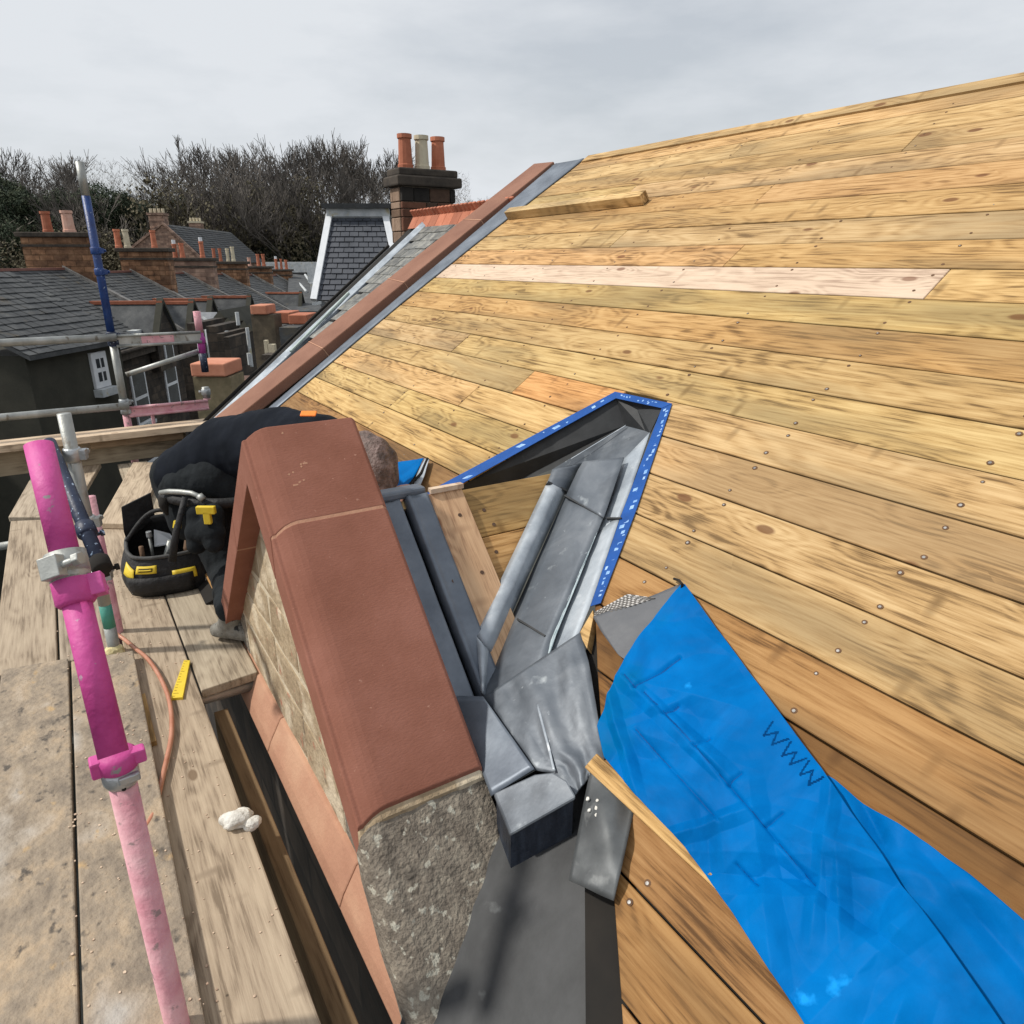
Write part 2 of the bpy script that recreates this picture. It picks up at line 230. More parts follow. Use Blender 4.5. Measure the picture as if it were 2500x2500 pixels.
# ------------------------------------------------------------------ mesh helpers
WM = {}
def link(name, me, M, parent=None):
    o = bpy.data.objects.new(name, me); COL.objects.link(o); WM[o.name] = M
    if parent is not None:
        o.parent = parent; o.matrix_basis = WM[parent.name].inverted() @ M
    else: o.matrix_basis = M
    return o
def thing(name, label, cat, loc=(0, 0, 0), group=None):
    o = link(name, None, Matrix.Translation(Vector(loc))); o['label'] = label; o['category'] = cat
    if group: o['group'] = group
    return o
def tag(o, label, cat, group=None):
    o['label'] = label; o['category'] = cat
    if group: o['group'] = group
    return o
def frame(origin, xa, ya, za):
    return Matrix(((xa.x, ya.x, za.x, origin.x), (xa.y, ya.y, za.y, origin.y), (xa.z, ya.z, za.z, origin.z), (0, 0, 0, 1)))
class MB:
    def __init__(s): s.v = []; s.f = []; s.mi = []; s.m = 0
    def add(s, vs, fs):
        b = len(s.v); s.v += [Vector(p) for p in vs]; s.f += [[b+i for i in f] for f in fs]; s.mi += [s.m]*len(fs)
    def poly(s, pts): s.add(pts, [list(range(len(pts)))])
    def prism(s, top, down):
        """polygon given as seen from outside (counter-clockwise), thickened along 'down'"""
        n = len(top); top = [Vector(p) for p in top]; down = Vector(down)
        c = sum(((top[i]).cross(top[(i+1) % n]) for i in range(n)), Vector())
        if c.dot(down) > 0: top = top[::-1]
        s.add(top+[p+down for p in top], [list(range(n)), list(range(2*n-1, n-1, -1))]+[[i, n+i, n+(i+1) % n, (i+1) % n] for i in range(n)])
    def box(s, c, hx, hy, hz):
        """centre and three half-axis vectors"""
        c, hx, hy, hz = map(Vector, (c, hx, hy, hz))
        s.prism([c-hx-hy+hz, c+hx-hy+hz, c+hx+hy+hz, c-hx+hy+hz], -2*hz)
    def abox(s, lo, hi):
        lo, hi = Vector(lo), Vector(hi); c = (lo+hi)/2; d = (hi-lo)/2
        s.box(c, (d.x, 0, 0), (0, d.y, 0), (0, 0, d.z))
    def tube(s, pts, r, n=12, cap=True):
        pts = [Vector(p) for p in pts]; rr = r if isinstance(r, (list, tuple)) else [r]*len(pts); rings = []; pa = None
        for i, p in enumerate(pts):
            d = (pts[min(i+1, len(pts)-1)]-pts[max(i-1, 0)]).normalized()
            if pa is None: pa = d.orthogonal().normalized()
            pa = (pa-d*pa.dot(d)).normalized(); pb = d.cross(pa)
            rings.append([p+(pa*cos(2*pi*k/n)+pb*sin(2*pi*k/n))*rr[i] for k in range(n)])
        vs = [q for rg in rings for q in rg]
        fs = [[i*n+k, i*n+(k+1) % n, (i+1)*n+(k+1) % n, (i+1)*n+k] for i in range(len(pts)-1) for k in range(n)]
        if cap: fs += [list(range(n))[::-1], list(range((len(pts)-1)*n, len(pts)*n))]
        s.add(vs, fs)
    def grid(s, P):
        r, c = len(P), len(P[0])
        s.add([p for row in P for p in row], [[i*c+j, i*c+j+1, (i+1)*c+j+1, (i+1)*c+j] for i in range(r-1) for j in range(c-1)])
    def obj(s, name, m, parent=None, M=None, smooth=False, bevel=0, seg=2, ang=40, solid=0):
        """M: frame the vertices are already local to; else the vertices are in the world and the origin goes to their centre"""
        me = bpy.data.meshes.new(name)
        if M is None:
            c = sum(s.v, Vector())/len(s.v); M = Matrix.Translation(c); vs = [p-c for p in s.v]
        else: vs = s.v
        me.from_pydata([tuple(p) for p in vs], [], s.f); me.update()
        for q in (m if isinstance(m, (list, tuple)) else [m]): me.materials.append(q)
        if s.m or any(s.mi): me.polygons.foreach_set('material_index', s.mi)
        if smooth: me.polygons.foreach_set('use_smooth', [True]*len(me.polygons))
        o = link(name, me, M, parent)
        if solid:
            k = o.modifiers.new('s', 'SOLIDIFY'); k.thickness = solid; k.offset = -1
        if bevel:
            k = o.modifiers.new('b', 'BEVEL'); k.width = bevel; k.segments = seg; k.limit_method = 'ANGLE'; k.angle_limit = radians(ang)
        return o
def clip(poly, a, b, c):
    """keep a*x+b*y<=c"""
    out = []
    for i in range(len(poly)):
        p, q = poly[i], poly[(i+1) % len(poly)]; dp, dq = a*p[0]+b*p[1]-c, a*q[0]+b*q[1]-c
        if dp <= 0: out.append(p)
        if dp*dq < 0:
            t = dp/(dp-dq); out.append((p[0]+(q[0]-p[0])*t, p[1]+(q[1]-p[1])*t))
    return out
def interp(x, pts):
    pts = sorted(pts)
    if x <= pts[0][0]: a, b = pts[0], pts[1]
    elif x >= pts[-1][0]: a, b = pts[-2], pts[-1]
    else:
        for a, b in zip(pts, pts[1:]):
            if a[0] <= x <= b[0]: break
    return a[1]+(b[1]-a[1])*(x-a[0])/(b[0]-a[0])
def structure(o): o['kind'] = 'structure'; return o
def stuff(o): o['kind'] = 'stuff'; return o
X_, Y_, Z_ = Vector((1, 0, 0)), Vector((0, 1, 0)), Vector((0, 0, 1))
# ------------------------------------------------------------------ ground, hill
g = MB(); g.abox((-1500, -1500, -15), (1500, 1500, -14)); structure(g.obj('ground', GROUND))
# ------------------------------------------------------------------ main roof: sarking boards
ROW = .1643; S0 = .618
tape_out = [(1027, 1211), (1502, 957), (1641, 986), (1554, 1245), (1467, 1473)]
tape_in = [(1087, 1204), (1504, 973), (1616, 997), (1518, 1256), (1442, 1481)]
to = [sy(*p) for p in tape_out]; ti = [sy(*p) for p in tape_in]
STOP = ti[1][0]+.012
rightlim = [(ti[2][0], ti[2][1]-.012), (ti[3][0], ti[3][1]-.01), (ti[4][0], ti[4][1]-.01), (.37, 1.405), (-.5, .35)]
leftlim = [(ti[1][0], ti[1][1]+.012), (ti[0][0], ti[0][1]+.02), (-.5, 3.25)]
leadedge = [(-.6, 5.03), (.49, 5.03), (1.6, 5.0), (2.3, 4.93), (3.17, 4.80), (3.45, 4.77)]
roof = thing('main_roof', 'large roof slope boarded with new yellow timber planks, bare and not yet slated', 'roof', roofpt(-.9, 2, 0))
joints = {3: [2.829, .2], 9: [2.337], 8: [1.342], 10: [3.3, .9], 12: [2.54], 5: [-.3], 6: [.1], 4: [3.70, .4], 2: [3.12], 13: [3.7, 1.385], 14: [2.0], 11: [1.0], 7: [.3], 15: [3.1], 1: [3.7]}
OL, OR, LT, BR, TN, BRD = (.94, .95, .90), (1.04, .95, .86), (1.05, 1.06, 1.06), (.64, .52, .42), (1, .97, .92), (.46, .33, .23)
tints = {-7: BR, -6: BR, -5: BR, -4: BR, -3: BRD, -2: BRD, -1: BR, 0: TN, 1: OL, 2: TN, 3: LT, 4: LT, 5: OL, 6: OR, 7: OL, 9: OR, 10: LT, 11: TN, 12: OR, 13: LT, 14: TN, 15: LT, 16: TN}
def plank(s0, s1, polysy, tint, m=SARK, h=0):
    sc = (s0+s1)/2; yc = sum(p[1] for p in polysy)/len(polysy)
    b = MB(); b.prism([(p[0]-sc, p[1]-yc, 0) for p in polysy], (0, 0, -.022))
    o = b.obj('plank', m, roof, M=frame(roofpt(sc, yc, h), RS, Y_, RN), bevel=.0022, seg=1)
    o.color = (*tint, 1); return o
nail_spots = []
for k in range(-7, 17):
    a, b = S0+ROW*k+.0026, S0+ROW*(k+1)-.0026
    full = []
    if a+.03 < STOP:
        top = min(b, STOP)
        full.append([(a, -2.2), (b, -2.2), (b, interp(b, rightlim)), (a, interp(a, rightlim))])
        full.append([(a, interp(a, leftlim)), (b, interp(b, leftlim)), (b, interp(b, leadedge)), (a, interp(a, leadedge))])
    else: full.append([(a, -2.2), (b, -2.2), (b, interp(b, leadedge)), (a, interp(a, leadedge))])
    for j, P in enumerate(full):
        if P[0][1] > P[3][1] and P[1][1] > P[2][1]: continue
        cuts = [-3]+sorted(joints.get(k, []))+[6]
        for c0, c1 in zip(cuts, cuts[1:]):
            Q = clip(clip(P, 0, -1, -(c0+.0012)), 0, 1, c1-.0012)
            if len(Q) < 3: continue
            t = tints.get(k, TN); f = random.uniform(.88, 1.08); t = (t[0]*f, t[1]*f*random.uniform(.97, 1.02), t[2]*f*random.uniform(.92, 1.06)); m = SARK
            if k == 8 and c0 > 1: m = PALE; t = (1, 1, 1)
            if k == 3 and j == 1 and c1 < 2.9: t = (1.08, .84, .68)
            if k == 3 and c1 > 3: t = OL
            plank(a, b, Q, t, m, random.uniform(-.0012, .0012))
    for yr in [.806+.5785*i for i in range(-5, 9)]:
        for fr in (.19, .81):
            s = a+ROW*fr+random.uniform(-.012, .012); y = yr+random.uniform(-.014, .014)
            if k == 8 and y > 1.3: fr2 = 1
            ok = y < interp(s, leadedge)-.05
            if s < STOP: ok = ok and (y < interp(s, rightlim)-.03 or y > interp(s, leftlim)+.04)
            if ok: nail_spots.append((s, y))
nb = MB(); nh = MB()
for s, y in nail_spots:                     # countersunk ring and bright head
    c = roofpt(s, y, .0010); r = random.uniform(.005, .0085) if y < 1.75 and s < 1.5 else random.uniform(.004, .0065)
    nh.prism([c+(RS*cos(t)+Y_*sin(t)*1.1)*r for t in [i*pi/5 for i in range(10)]], -RN*.004)
    if not (y < 1.75 and s < 1.5) and random.random() < .75: continue
    c2 = roofpt(s-.001, y, .0022)
    nb.prism([c2+(RS*cos(t)+Y_*sin(t))*r*.52 for t in [i*pi/4 for i in range(8)]], -RN*.004)
stuff(nh.obj('nail_hole', mat('nail_rust', [(.07, .035, .018), (.16, .085, .04)], 40, rough=.9, bump=0), roof))
stuff(nb.obj('nail_head', mat('nail_head_metal', [(.20, .19, .18), (.40, .39, .37)], 60, rough=.5, metal=.4, bump=.3), roof))
b = MB()
b.prism([roofpt(-.6, -2.2, -.026), roofpt(3.4, -2.2, -.026), roofpt(3.4, 4.8, -.026), roofpt(1.30, 4.9, -.026), roofpt(1.30, -.2, -.026), roofpt(-.6, -.2, -.026)], -RN*.01)
b.prism([roofpt(-.6, 3.45, -.026), roofpt(1.30, 2.4, -.026), roofpt(1.30, 4.9, -.026), roofpt(-.6, 5.0, -.026)], -RN*.01)
b.prism([roofpt(-.6, -.2, -.026), roofpt(1.30, -.2, -.026), roofpt(1.30, 1.90, -.026), roofpt(.3, 1.40, -.026), roofpt(-.6, .40, -.026)], -RN*.01)
b.obj('underlay', BLACK, roof)
# far side of the ridge and the end wall under the verge
b = MB(); rp = roofpt(S0+ROW*17, 0, 0); b.prism([rp+Y_*-2.2, rp+Y_*5.4, rp+Vector((3.2, 5.4, -2.24)), rp+Vector((3.2, -2.2, -2.24))], (0, 0, -.02)); b.obj('rear_slope', SLATED, roof)
b = MB(); b.prism([roofpt(S0+ROW*17-.06, -2.2, .012), roofpt(S0+ROW*17+.02, -2.2, .012), roofpt(S0+ROW*17+.02, 4.75, .012), roofpt(S0+ROW*17-.06, 4.75, .012)], -RN*.03); b.obj('ridge_batten', SARK, roof)
# loose batten lying near the top
p0, p1 = roofpt(2.66, 4.86, .004), roofpt(2.69, 3.40, .004); b = MB(); d = (p1-p0); n_ = d.normalized(); u = RN.cross(n_)
L_ = d.length; b.prism([(-.03, -L_/2, .062), (.03, -L_/2, .062), (.03, L_/2, .062), (-.03, L_/2, .062)], (0, 0, -.062))
o = b.obj('timber_batten', SARK, M=frame((p0+p1)/2, -u, n_, RN) if (-u).cross(n_).dot(RN) > 0 else frame((p0+p1)/2, u, n_, RN), bevel=.002, seg=1)
tag(o, 'loose pale timber batten lying across the planks near the top of the roof', 'batten'); o.color = (1.35, 1.4, 1.45, 1)
# ------------------------------------------------------------------ verge: sandstone coping and lead strip
vg = thing('verge_coping', 'long red sandstone coping running up the far edge of the planked roof', 'coping', roofpt(0, 5.3, 0))
near = lambda s: 5.225
far = lambda s: 5.50
hh = lambda s: interp(s, [(.33, .080), (1.25, .055), (1.95, .044), (3.2, .016)])
hf = lambda s: interp(s, [(.28, .106), (1.43, .084), (3.2, .032)])
for a, b_ in [(-.02, .10), (.102, .99), (.992, 1.80), (1.802, 2.62), (2.622, 3.45)]:
    b = MB(); T = [(a+.0015, near(a)), (b_-.0015, near(b_)), (b_-.0015, far(b_)), (a+.0015, far(a))]
    b.prism([roofpt(s, y, hh(s) if y < 5.4 else hf(s)) for s, y in T], -RN*.075); b.obj('coping_stone', REDV, vg, bevel=.008)
for s in (.101, .991, 1.801, 2.621):
    b = MB(); b.prism([roofpt(s-.004, near(s)+.001, hh(s)+.0006), roofpt(s+.004, near(s)+.001, hh(s)+.0006), roofpt(s+.004, far(s), hf(s)+.0006), roofpt(s-.004, far(s), hf(s)+.0006)], -RN*.074); b.obj('mortar_joint', SALMON, vg)
b = MB(); b.prism([roofpt(-.02, 5.275, .03), roofpt(3.45, 5.275, -.05), roofpt(3.45, 5.49, -.05), roofpt(-.02, 5.49, .03)], -RN*.3); b.obj('bedding_wall', DARKST, vg)  # dark stone colour paints the shade beneath the overhanging coping
b = MB(); P = []
SS = [-.1+i*.1 for i in range(36)]
def le(s): return interp(s, leadedge)
for s in SS:
    wv = .002*noise.noise(Vector((s*3, 0, 0)))
    P.append([roofpt(s, le(s)-.006, .004), roofpt(s, le(s)+.004, .011+wv), roofpt(s, le(s)+.07, .006+wv), roofpt(s, 5.120, .009+wv), roofpt(s, 5.136, .012+wv), roofpt(s, 5.140, -.03), roofpt(s, 5.142, -.11)])
b.grid(P); o = b.obj('verge_lead', LEADB, smooth=True, solid=.003); tag(o, 'narrow pale lead strip dressed beside the red verge coping', 'lead flashing')
# ------------------------------------------------------------------ neighbour roof beyond the verge
nr = thing('neighbour_roof', 'old grey slate roof seen beyond the red verge coping', 'roof', roofpt(0, 6.2, -.2))
HN = -.10
sm = MB(); sm.prism([(-.07, -.115, .006), (.16, -.115, -.004), (.16, .115, -.004), (-.07, .115, .006)], (0, 0, -.008))
slate_me = None; cnt = 0; rows_ = 0
syl = lambda s: interp(s, [(-.5, 6.0), (.84, 6.12), (1.2, 6.25), (2.36, 6.65), (3, 6.75)])
s = -.3; rest = MB()
while s < 2.86:
    y = 5.50-(.12 if rows_ % 2 else 0)
    while y < syl(s):
        Mx = frame(roofpt(s, y, HN+random.uniform(0, .004)), RS, Y_, RN) @ Matrix.Rotation(random.uniform(-.03, .03), 4, 'Z')
        if slate_me is None:
            o = sm.obj('slate', SLATE, nr, M=Mx); slate_me = o.data
        else: link('slate', slate_me, Mx, nr)
        cnt += 1; y += .238
    s += .128; rows_ += 1
b = MB(); b.prism([roofpt(-.02, 5.13, -.11), roofpt(3.4, 5.13, -.11), roofpt(3.4, 5.29, -.11), roofpt(-.02, 5.29, -.11)], -RN*.02); b.obj('gutter_sole', BLACK, vg)  # black colour stands for the shade deep in the gutter
b = MB(); b.prism([roofpt(-.6, 5.3, HN-.02), roofpt(2.95, 5.3, HN-.02), roofpt(2.95, 7.2, HN-.02), roofpt(-.6, 6.3, HN-.02)], -RN*.05); b.obj('underlay', BLACK, nr)
b = MB(); b.prism([roofpt(-.4, syl(-.4), HN+.01), roofpt(2.9, syl(2.9), HN+.01), roofpt(2.9, syl(2.9)+.12, HN+.03), roofpt(-.4, syl(-.4)+.10, HN+.03)], -RN*.04); b.obj('edge_flashing', LEADL, nr, bevel=.006)
b = MB(); b.prism([roofpt(-.5, syl(-.5)+.15, HN-.10), roofpt(2.6, syl(2.6)+.18, HN-.10), roofpt(2.6, syl(2.6)+.9, HN-.10), roofpt(-.5, syl(-.5)+.5, HN-.10)], -RN*.04); b.obj('lower_slope', SLATED, nr)
b = MB(); b.tube([roofpt(-.5, syl(-.5)+.50, HN-.05), roofpt(2.6, syl(2.6)+.62, HN-.05)], .016, 8); b.obj('far_gutter', BLACK, nr)
b = MB(); b.tube([roofpt(.95, syl(.95)+.10, HN+.03), roofpt(1.75, syl(1.75)+.10, HN+.03)], .013, 8); b.obj('skylight_bar', mat('pale_green_bar', [(.38, .48, .44), (.55, .62, .58)], 5, bump=0), nr)
b = MB(); b.tube([roofpt(.2, 5.62, HN+.01), roofpt(2.5, 5.34, HN+.01)], .012, 6); b.obj('cable', BLACK, nr)
y = 5.15; i = 0
while y < 7.0:                                              # red crested ridge tiles
    c = roofpt(2.93, y, HN+.0); b = MB(); hgt = .05
    b.prism([c+RN*.0-RS*.13, c+RN*.06, c+RN*.0+RS*.13][::1], Y_*.148)
    b.box(c+RN*.09+Y_*.04, RS*.012, Y_*.025, RN*.035); b.box(c+RN*.09+Y_*.11, RS*.012, Y_*.025, RN*.035)
    b.obj('ridge_tile', TERRA, nr, bevel=.004, seg=1); y += .152
# ------------------------------------------------------------------ stone gable
X0, X1 = .400, .746; YA = 2.121
topz = lambda y: (y-2.584) if y <= YA else (1.658-y)
gable = thing('stone_gable', 'small stone gable with red sandstone copings rising from the eaves beside the scaffold', 'gable', (.57, 2.12, -1.8))
PROF = [(X0, -.036), (X0+.004, -.031), (X0+.014, -.030), (X0+.018, -.025), (X0+.040, -.010), (X0+.058, -.003), (X0+.075, 0), (X1-.01, 0), (X1, -.010), (X1, -.165), (X0, -.165)]
def skew(y0, y1, name, m, dz=0, prof=PROF, parent=gable, bev=.003, sub=10, rough=0, dx=0):
    ys = [y0+(y1-y0)*i/sub for i in range(sub+1)]
    if y0 < YA < y1: ys = sorted(set(ys+[YA])); ys = [y for y in ys if y == YA or abs(y-YA) > .03]
    b = MB(); n = len(prof); vs = []
    for y in ys:
        for j, (x, z) in enumerate(prof):
            e = rough*noise.noise(Vector((x*14, y*14, z*20+3))) if rough else 0
            vs.append((x+dx+e*.5, y, topz(y)+z+dz+e))
    fs = [[i*n+j, i*n+(j+1) % n, (i+1)*n+(j+1) % n, (i+1)*n+j] for i in range(len(ys)-1) for j in range(n)]
    fs += [list(range(n))[::-1], list(range((len(ys)-1)*n, len(ys)*n))]
    b.add(vs, fs); bm = b.obj(name, m, parent, bevel=bev, seg=2, ang=30)
    me = bm.data; q = bmesh.new(); q.from_mesh(me); bmesh.ops.recalc_face_normals(q, faces=q.faces); q.to_mesh(me); q.free()
    return bm
skew(1.896, 2.45, 'apex_stone', RED)
o = skew(1.335, 1.890, 'coping_stone', RED); skew(2.454, 3.13, 'coping_stone', RED)
inner = [(x+(.0025 if x < .5 else -.0025), z-.001) for x, z in PROF]
skew(1.8895, 1.8965, 'mortar_joint', SALMON, prof=inner, sub=1, bev=0); skew(2.4495, 2.4545, 'mortar_joint', SALMON, prof=inner, sub=1, bev=0)
skew(1.322, 1.336, 'mortar_joint', TAN, prof=[(x, z-.012) for x, z in PROF], sub=2, bev=0)
skew(.72, 1.322, 'old_coping_stone', LICH, dz=-.022, sub=60, rough=.007, bev=0,
     prof=[(X0-.008, -.15), (X0-.012, -.06), (X0, -.02), (X0+.02, -.004)]+[(X0+.02+(X1-.02-X0)*i/14, .002*sin(i*2.1)) for i in range(1, 15)]+[(X1, -.165)])
b = MB()                                                    # chisel scratch marks on the apex stone
for (px, py, l, a) in [(745, 1131, 12, .1), (735, 1133, 5, 1.0), (736, 1139, 4, .4), (716, 1153, 4, 1.3), (706, 1158, 5, .9), (742, 1172, 5, .3), (732, 1177, 6, .6), (722, 1184, 13, .15), (690, 1057, 5, 1.3)]:
    n0 = Vector((0, -1, 1)).normalized(); k0 = (-2.584)/sqrt(2)+.0004
    p = hit(px-l/2*cos(a), py+l/2*sin(a), n0, k0); q = hit(px+l/2*cos(a), py-l/2*sin(a), n0, k0); u = n0.cross((q-p).normalized())*.0028
    b.prism([p-u, q-u*.6, q+u, p+u], -n0*.002)
stuff(b.obj('scratch_mark', SALMON, gable))
# wall of the gable: rubble stones clipped under the copings
reg = [(.70, -1.62), (3.10, -1.62), (2.121, -.60)]
def under(poly, g=.0):
    poly = clip(poly, -1, 1, -2.584-.150-g); poly = clip(poly, 1, 1, 1.658-.150-g); return poly
z = -1.615; r = 0
while z < -.66:
    h = random.choice([.16, .19, .22, .13]); y = .95+random.uniform(-.2, 0)
    while y < 3.1:
        l = random.uniform(.28, .6)
        g = .005; P = [(y+g, z+g+random.uniform(-.012, .014)), (y+l*.5, z+g+random.uniform(-.014, .012)), (y+l-g*.4, z+g+random.uniform(-.012, .014)), (y+l-g*.4+random.uniform(-.03, .02), z+h-g*.4+random.uniform(-.016, .008)), (y+l*.45, z+h+random.uniform(-.016, .008)), (y+g+random.uniform(-.02, .02), z+h-g*.4+random.uniform(-.016, .008))]
        P = under(P)
        if len(P) > 2:
            x = .4655+random.uniform(-.003, .0015); mm = TAN if not (y < 1.45 or (z < -1.35 and y > 2.6 and random.random() < .6)) else LICH
            b = MB(); b.prism([(x, py, pz) for py, pz in P], (.05, 0, 0)); b.obj('stone', mm, gable, bevel=.007, seg=2)
        y += l
    z += h; r += 1
P = under([(.75, -1.62), (3.2, -1.62), (3.2, -.5), (.75, -.5)])
b = MB(); b.prism([(.4668, y, z) for y, z in P], (.24, 0, 0)); b.obj('mortar_bed', MORT, gable)
b = MB()                                                    # salmon string course, sloping outwards
for y0, y1 in [(-2.4, -.9), (-.9, .55), (.55, 1.55), (1.55, 2.35), (2.35, 3.06)]:
    c = MB(); Q = [(.50, -1.605), (.452, -1.612), (.405, -1.70), (.392, -1.735), (.396, -1.76), (.50, -1.76)]
    vs = [(x, y, z) for y in (y0+.001, y1-.001) for x, z in Q]; n = len(Q)
    c.add(vs, [[j, (j+1) % n, n+(j+1) % n, n+j] for j in range(n)]+[list(range(n)), list(range(2*n-1, n-1, -1))])
    o = c.obj('string_course_stone', SALMON, gable, bevel=.006)
    q = bmesh.new(); q.from_mesh(o.data); bmesh.ops.recalc_face_normals(q, faces=q.faces); q.to_mesh(o.data); q.free()
wall = MB(); wall.abox((.50, -2.4, -14), (.9, 5.6, -1.62)); o = wall.obj('building_wall', DARKST); tag(o, 'stone wall, coloured dark for shade, dropping away beneath the salmon string course', 'wall')  # shade of the deep gap is put into the wall colour
# ------------------------------------------------------------------ little roof behind the gable
sr = thing('dormer_roof', 'small pitched roof of bare boards running back from the stone gable', 'roof', smallpt(1.1, .3, -.1))
def xval(q): return 1.585-1.12*q
def dplank(x0, x1, q0, q1, pts=None, m=SARK, tint=(1, 1, 1), h=0, name='plank', along='x'):
    pts = pts or [(x0, q0), (x1, q0), (x1, q1), (x0, q1)]
    xc = sum(p[0] for p in pts)/len(pts); qc = sum(p[1] for p in pts)/len(pts); dn = Vector((0, -1, -1)).normalized()
    b = MB()
    if along == 'x': M_ = frame(smallpt(xc, qc, h), -dn, X_, SN); loc = [(-(q-qc), x-xc, 0) for x, q in pts]
    else: M_ = frame(smallpt(xc, qc, h), X_, -dn, SN); loc = [(x-xc, -(q-qc), 0) for x, q in pts]
    if M_.to_3x3().determinant() < 0:
        if along == 'x': M_ = frame(smallpt(xc, qc, h), dn, X_, SN); loc = [((q-qc), x-xc, 0) for x, q in pts]
        else: M_ = frame(smallpt(xc, qc, h), -X_, -dn, SN); loc = [(-(x-xc), -(q-qc), 0) for x, q in pts]
    b.prism(loc, (0, 0, -.02)); o = b.obj(name, m, sr, M=M_, bevel=.002, seg=1); o.color = (*tint, 1); return o
qs = [0, .19, .375, .56, .74]
for i in range(4):
    a, c = qs[i]+.002, qs[i+1]-.002
    dplank(0, 0, 0, 0, [(.93, a), (max(xval(a), .94), a), (max(xval(c), .94), c), (.93, c)], tint=[(.93, .86, .72), (1.02, .88, .76), (1, .85, .7), (1, .85, .7)][i])
o = dplank(.955, 1.088, .004, .66, h=.022, m=PALE, tint=(.93, .78, .62), name='fillet_board', along='q')
b = MB(); b.box(smallpt(1.03, -.004, .026), X_*.062, Vector((0, .012, 0)), Z_*.008); b.obj('white_packer', PALE, sr)
b = MB(); b.prism([(.70, RIDY+.003, -.757), (1.62, RIDY+.003, -.757), (1.0, 2.80, -1.48), (.70, 2.85, -1.53)], (0, -.02, -.02)); b.obj('far_slope', SARK, sr)
b = MB()
for (px, py) in [(1060, 1271), (1123, 1257), (1108, 1418), (1177, 1397), (1206, 1280), (1212, 1347), (1182, 1245)]:
    c = onsmall(px, py, .0235 if px < 1150 or py > 1390 else .0015); u, v = X_, Vector((0, -1, -1)).normalized()
    b.prism([c+(u*cos(t)+v*sin(t))*.007 for t in [i*pi/4 for i in range(8)]], -SN*.004)
stuff(b.obj('nail_head', mat('rusty_nail', [(.06, .03, .018), (.12, .07, .04)], 40, bump=0), sr))
# lead gutter between coping and fillet board
lg = thing('abutment_gutter', 'blue grey lead gutter with a black slot beside the red gable coping', 'lead gutter', smallpt(.86, .5, 0))
def strip(xs_h, q0, q1, n, name, m, parent, wob=.0015, solid=.003, xoff=lambda q: 0):
    b = MB(); P = []
    for i in range(n+1):
        q = q0+(q1-q0)*i/n; P.append([smallpt(x+xoff(q), q, h+wob*noise.noise(Vector((x*20, q*7, 1)))) for x, h in xs_h])
    b.grid(P); return b.obj(name, m, parent, smooth=True, solid=solid)
strip([(.735, .012), (.80, .004), (.838, .003), (.855, .008), (.861, .010), (.864, -.002), (.865, -.045)], -.02, .98, 40, 'inner_sheet', LEADB, lg)
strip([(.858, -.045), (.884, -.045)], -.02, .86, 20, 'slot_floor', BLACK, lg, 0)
strip([(.882, -.045), (.8825, .006), (.885, .020), (.891, .026), (.899, .022), (.915, .018), (.948, .024), (.956, .026), (.958, .004)], 0.0, .78, 40, 'outer_sheet', LEADB, lg)
b = MB(); b.box(smallpt(.875, -.028, .0), X_*.085, Vector((0, .03, .0)), Z_*.016); b.obj('end_cap', LEADB, lg, bevel=.01)
# ------------------------------------------------------------------ lead valley
lv = thing('lead_valley', 'grey lead lined valley where the small roof meets the planked slope', 'lead valley', onroof(1400, 1300, 0))
V = dict(A=onroof(1504, 973, -.002), B=onroof(1616, 997, -.002), C=onroof(1587, 1057, -.055), D=onroof(1525, 1039, -.085), G=onroof(1348, 1146, -.10),
         K=onroof(1060, 1208, -.002), Lq=onroof(1100, 1230, -.10), F=onroof(1556, 1000, -.03), Hh=onroof(1575, 1052, -.075), M2=onroof(1210, 1200, -.11),
         E=onroof(1525, 1120, -.045), W=onroof(1417, 1131, -.065))
def face(name, ids, m, thick=.004, pr=lv):
    b = MB(); P = [V[i] if isinstance(i, str) else i for i in ids]
    c = sum(P, Vector())/len(P); b.poly(P); n = (P[1]-P[0]).cross(P[2]-P[0]).normalized()
    if n.dot(-c) < 0: b.f = [f[::-1] for f in b.f]
    o = b.obj(name, m, pr); k = o.modifiers.new('s', 'SOLIDIFY'); k.thickness = thick; k.offset = -1; return o
face('upstand', ['A', 'K', 'Lq', 'M2', 'G', 'D'], LEADD)  # near-black lead paints the shade on the steep faces
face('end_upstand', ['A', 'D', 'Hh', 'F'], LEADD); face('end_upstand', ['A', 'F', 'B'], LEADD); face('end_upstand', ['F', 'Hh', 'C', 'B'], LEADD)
face('valley_floor', ['D', 'G', 'W', 'E', 'C', 'Hh'], LEAD)
face('fold_line', [onroof(1396, 1118, -.0905+.03), onroof(1528, 1037, -.07), onroof(1525, 1041, -.07), onroof(1392, 1122, -.0905+.03)], LEADL, .002)
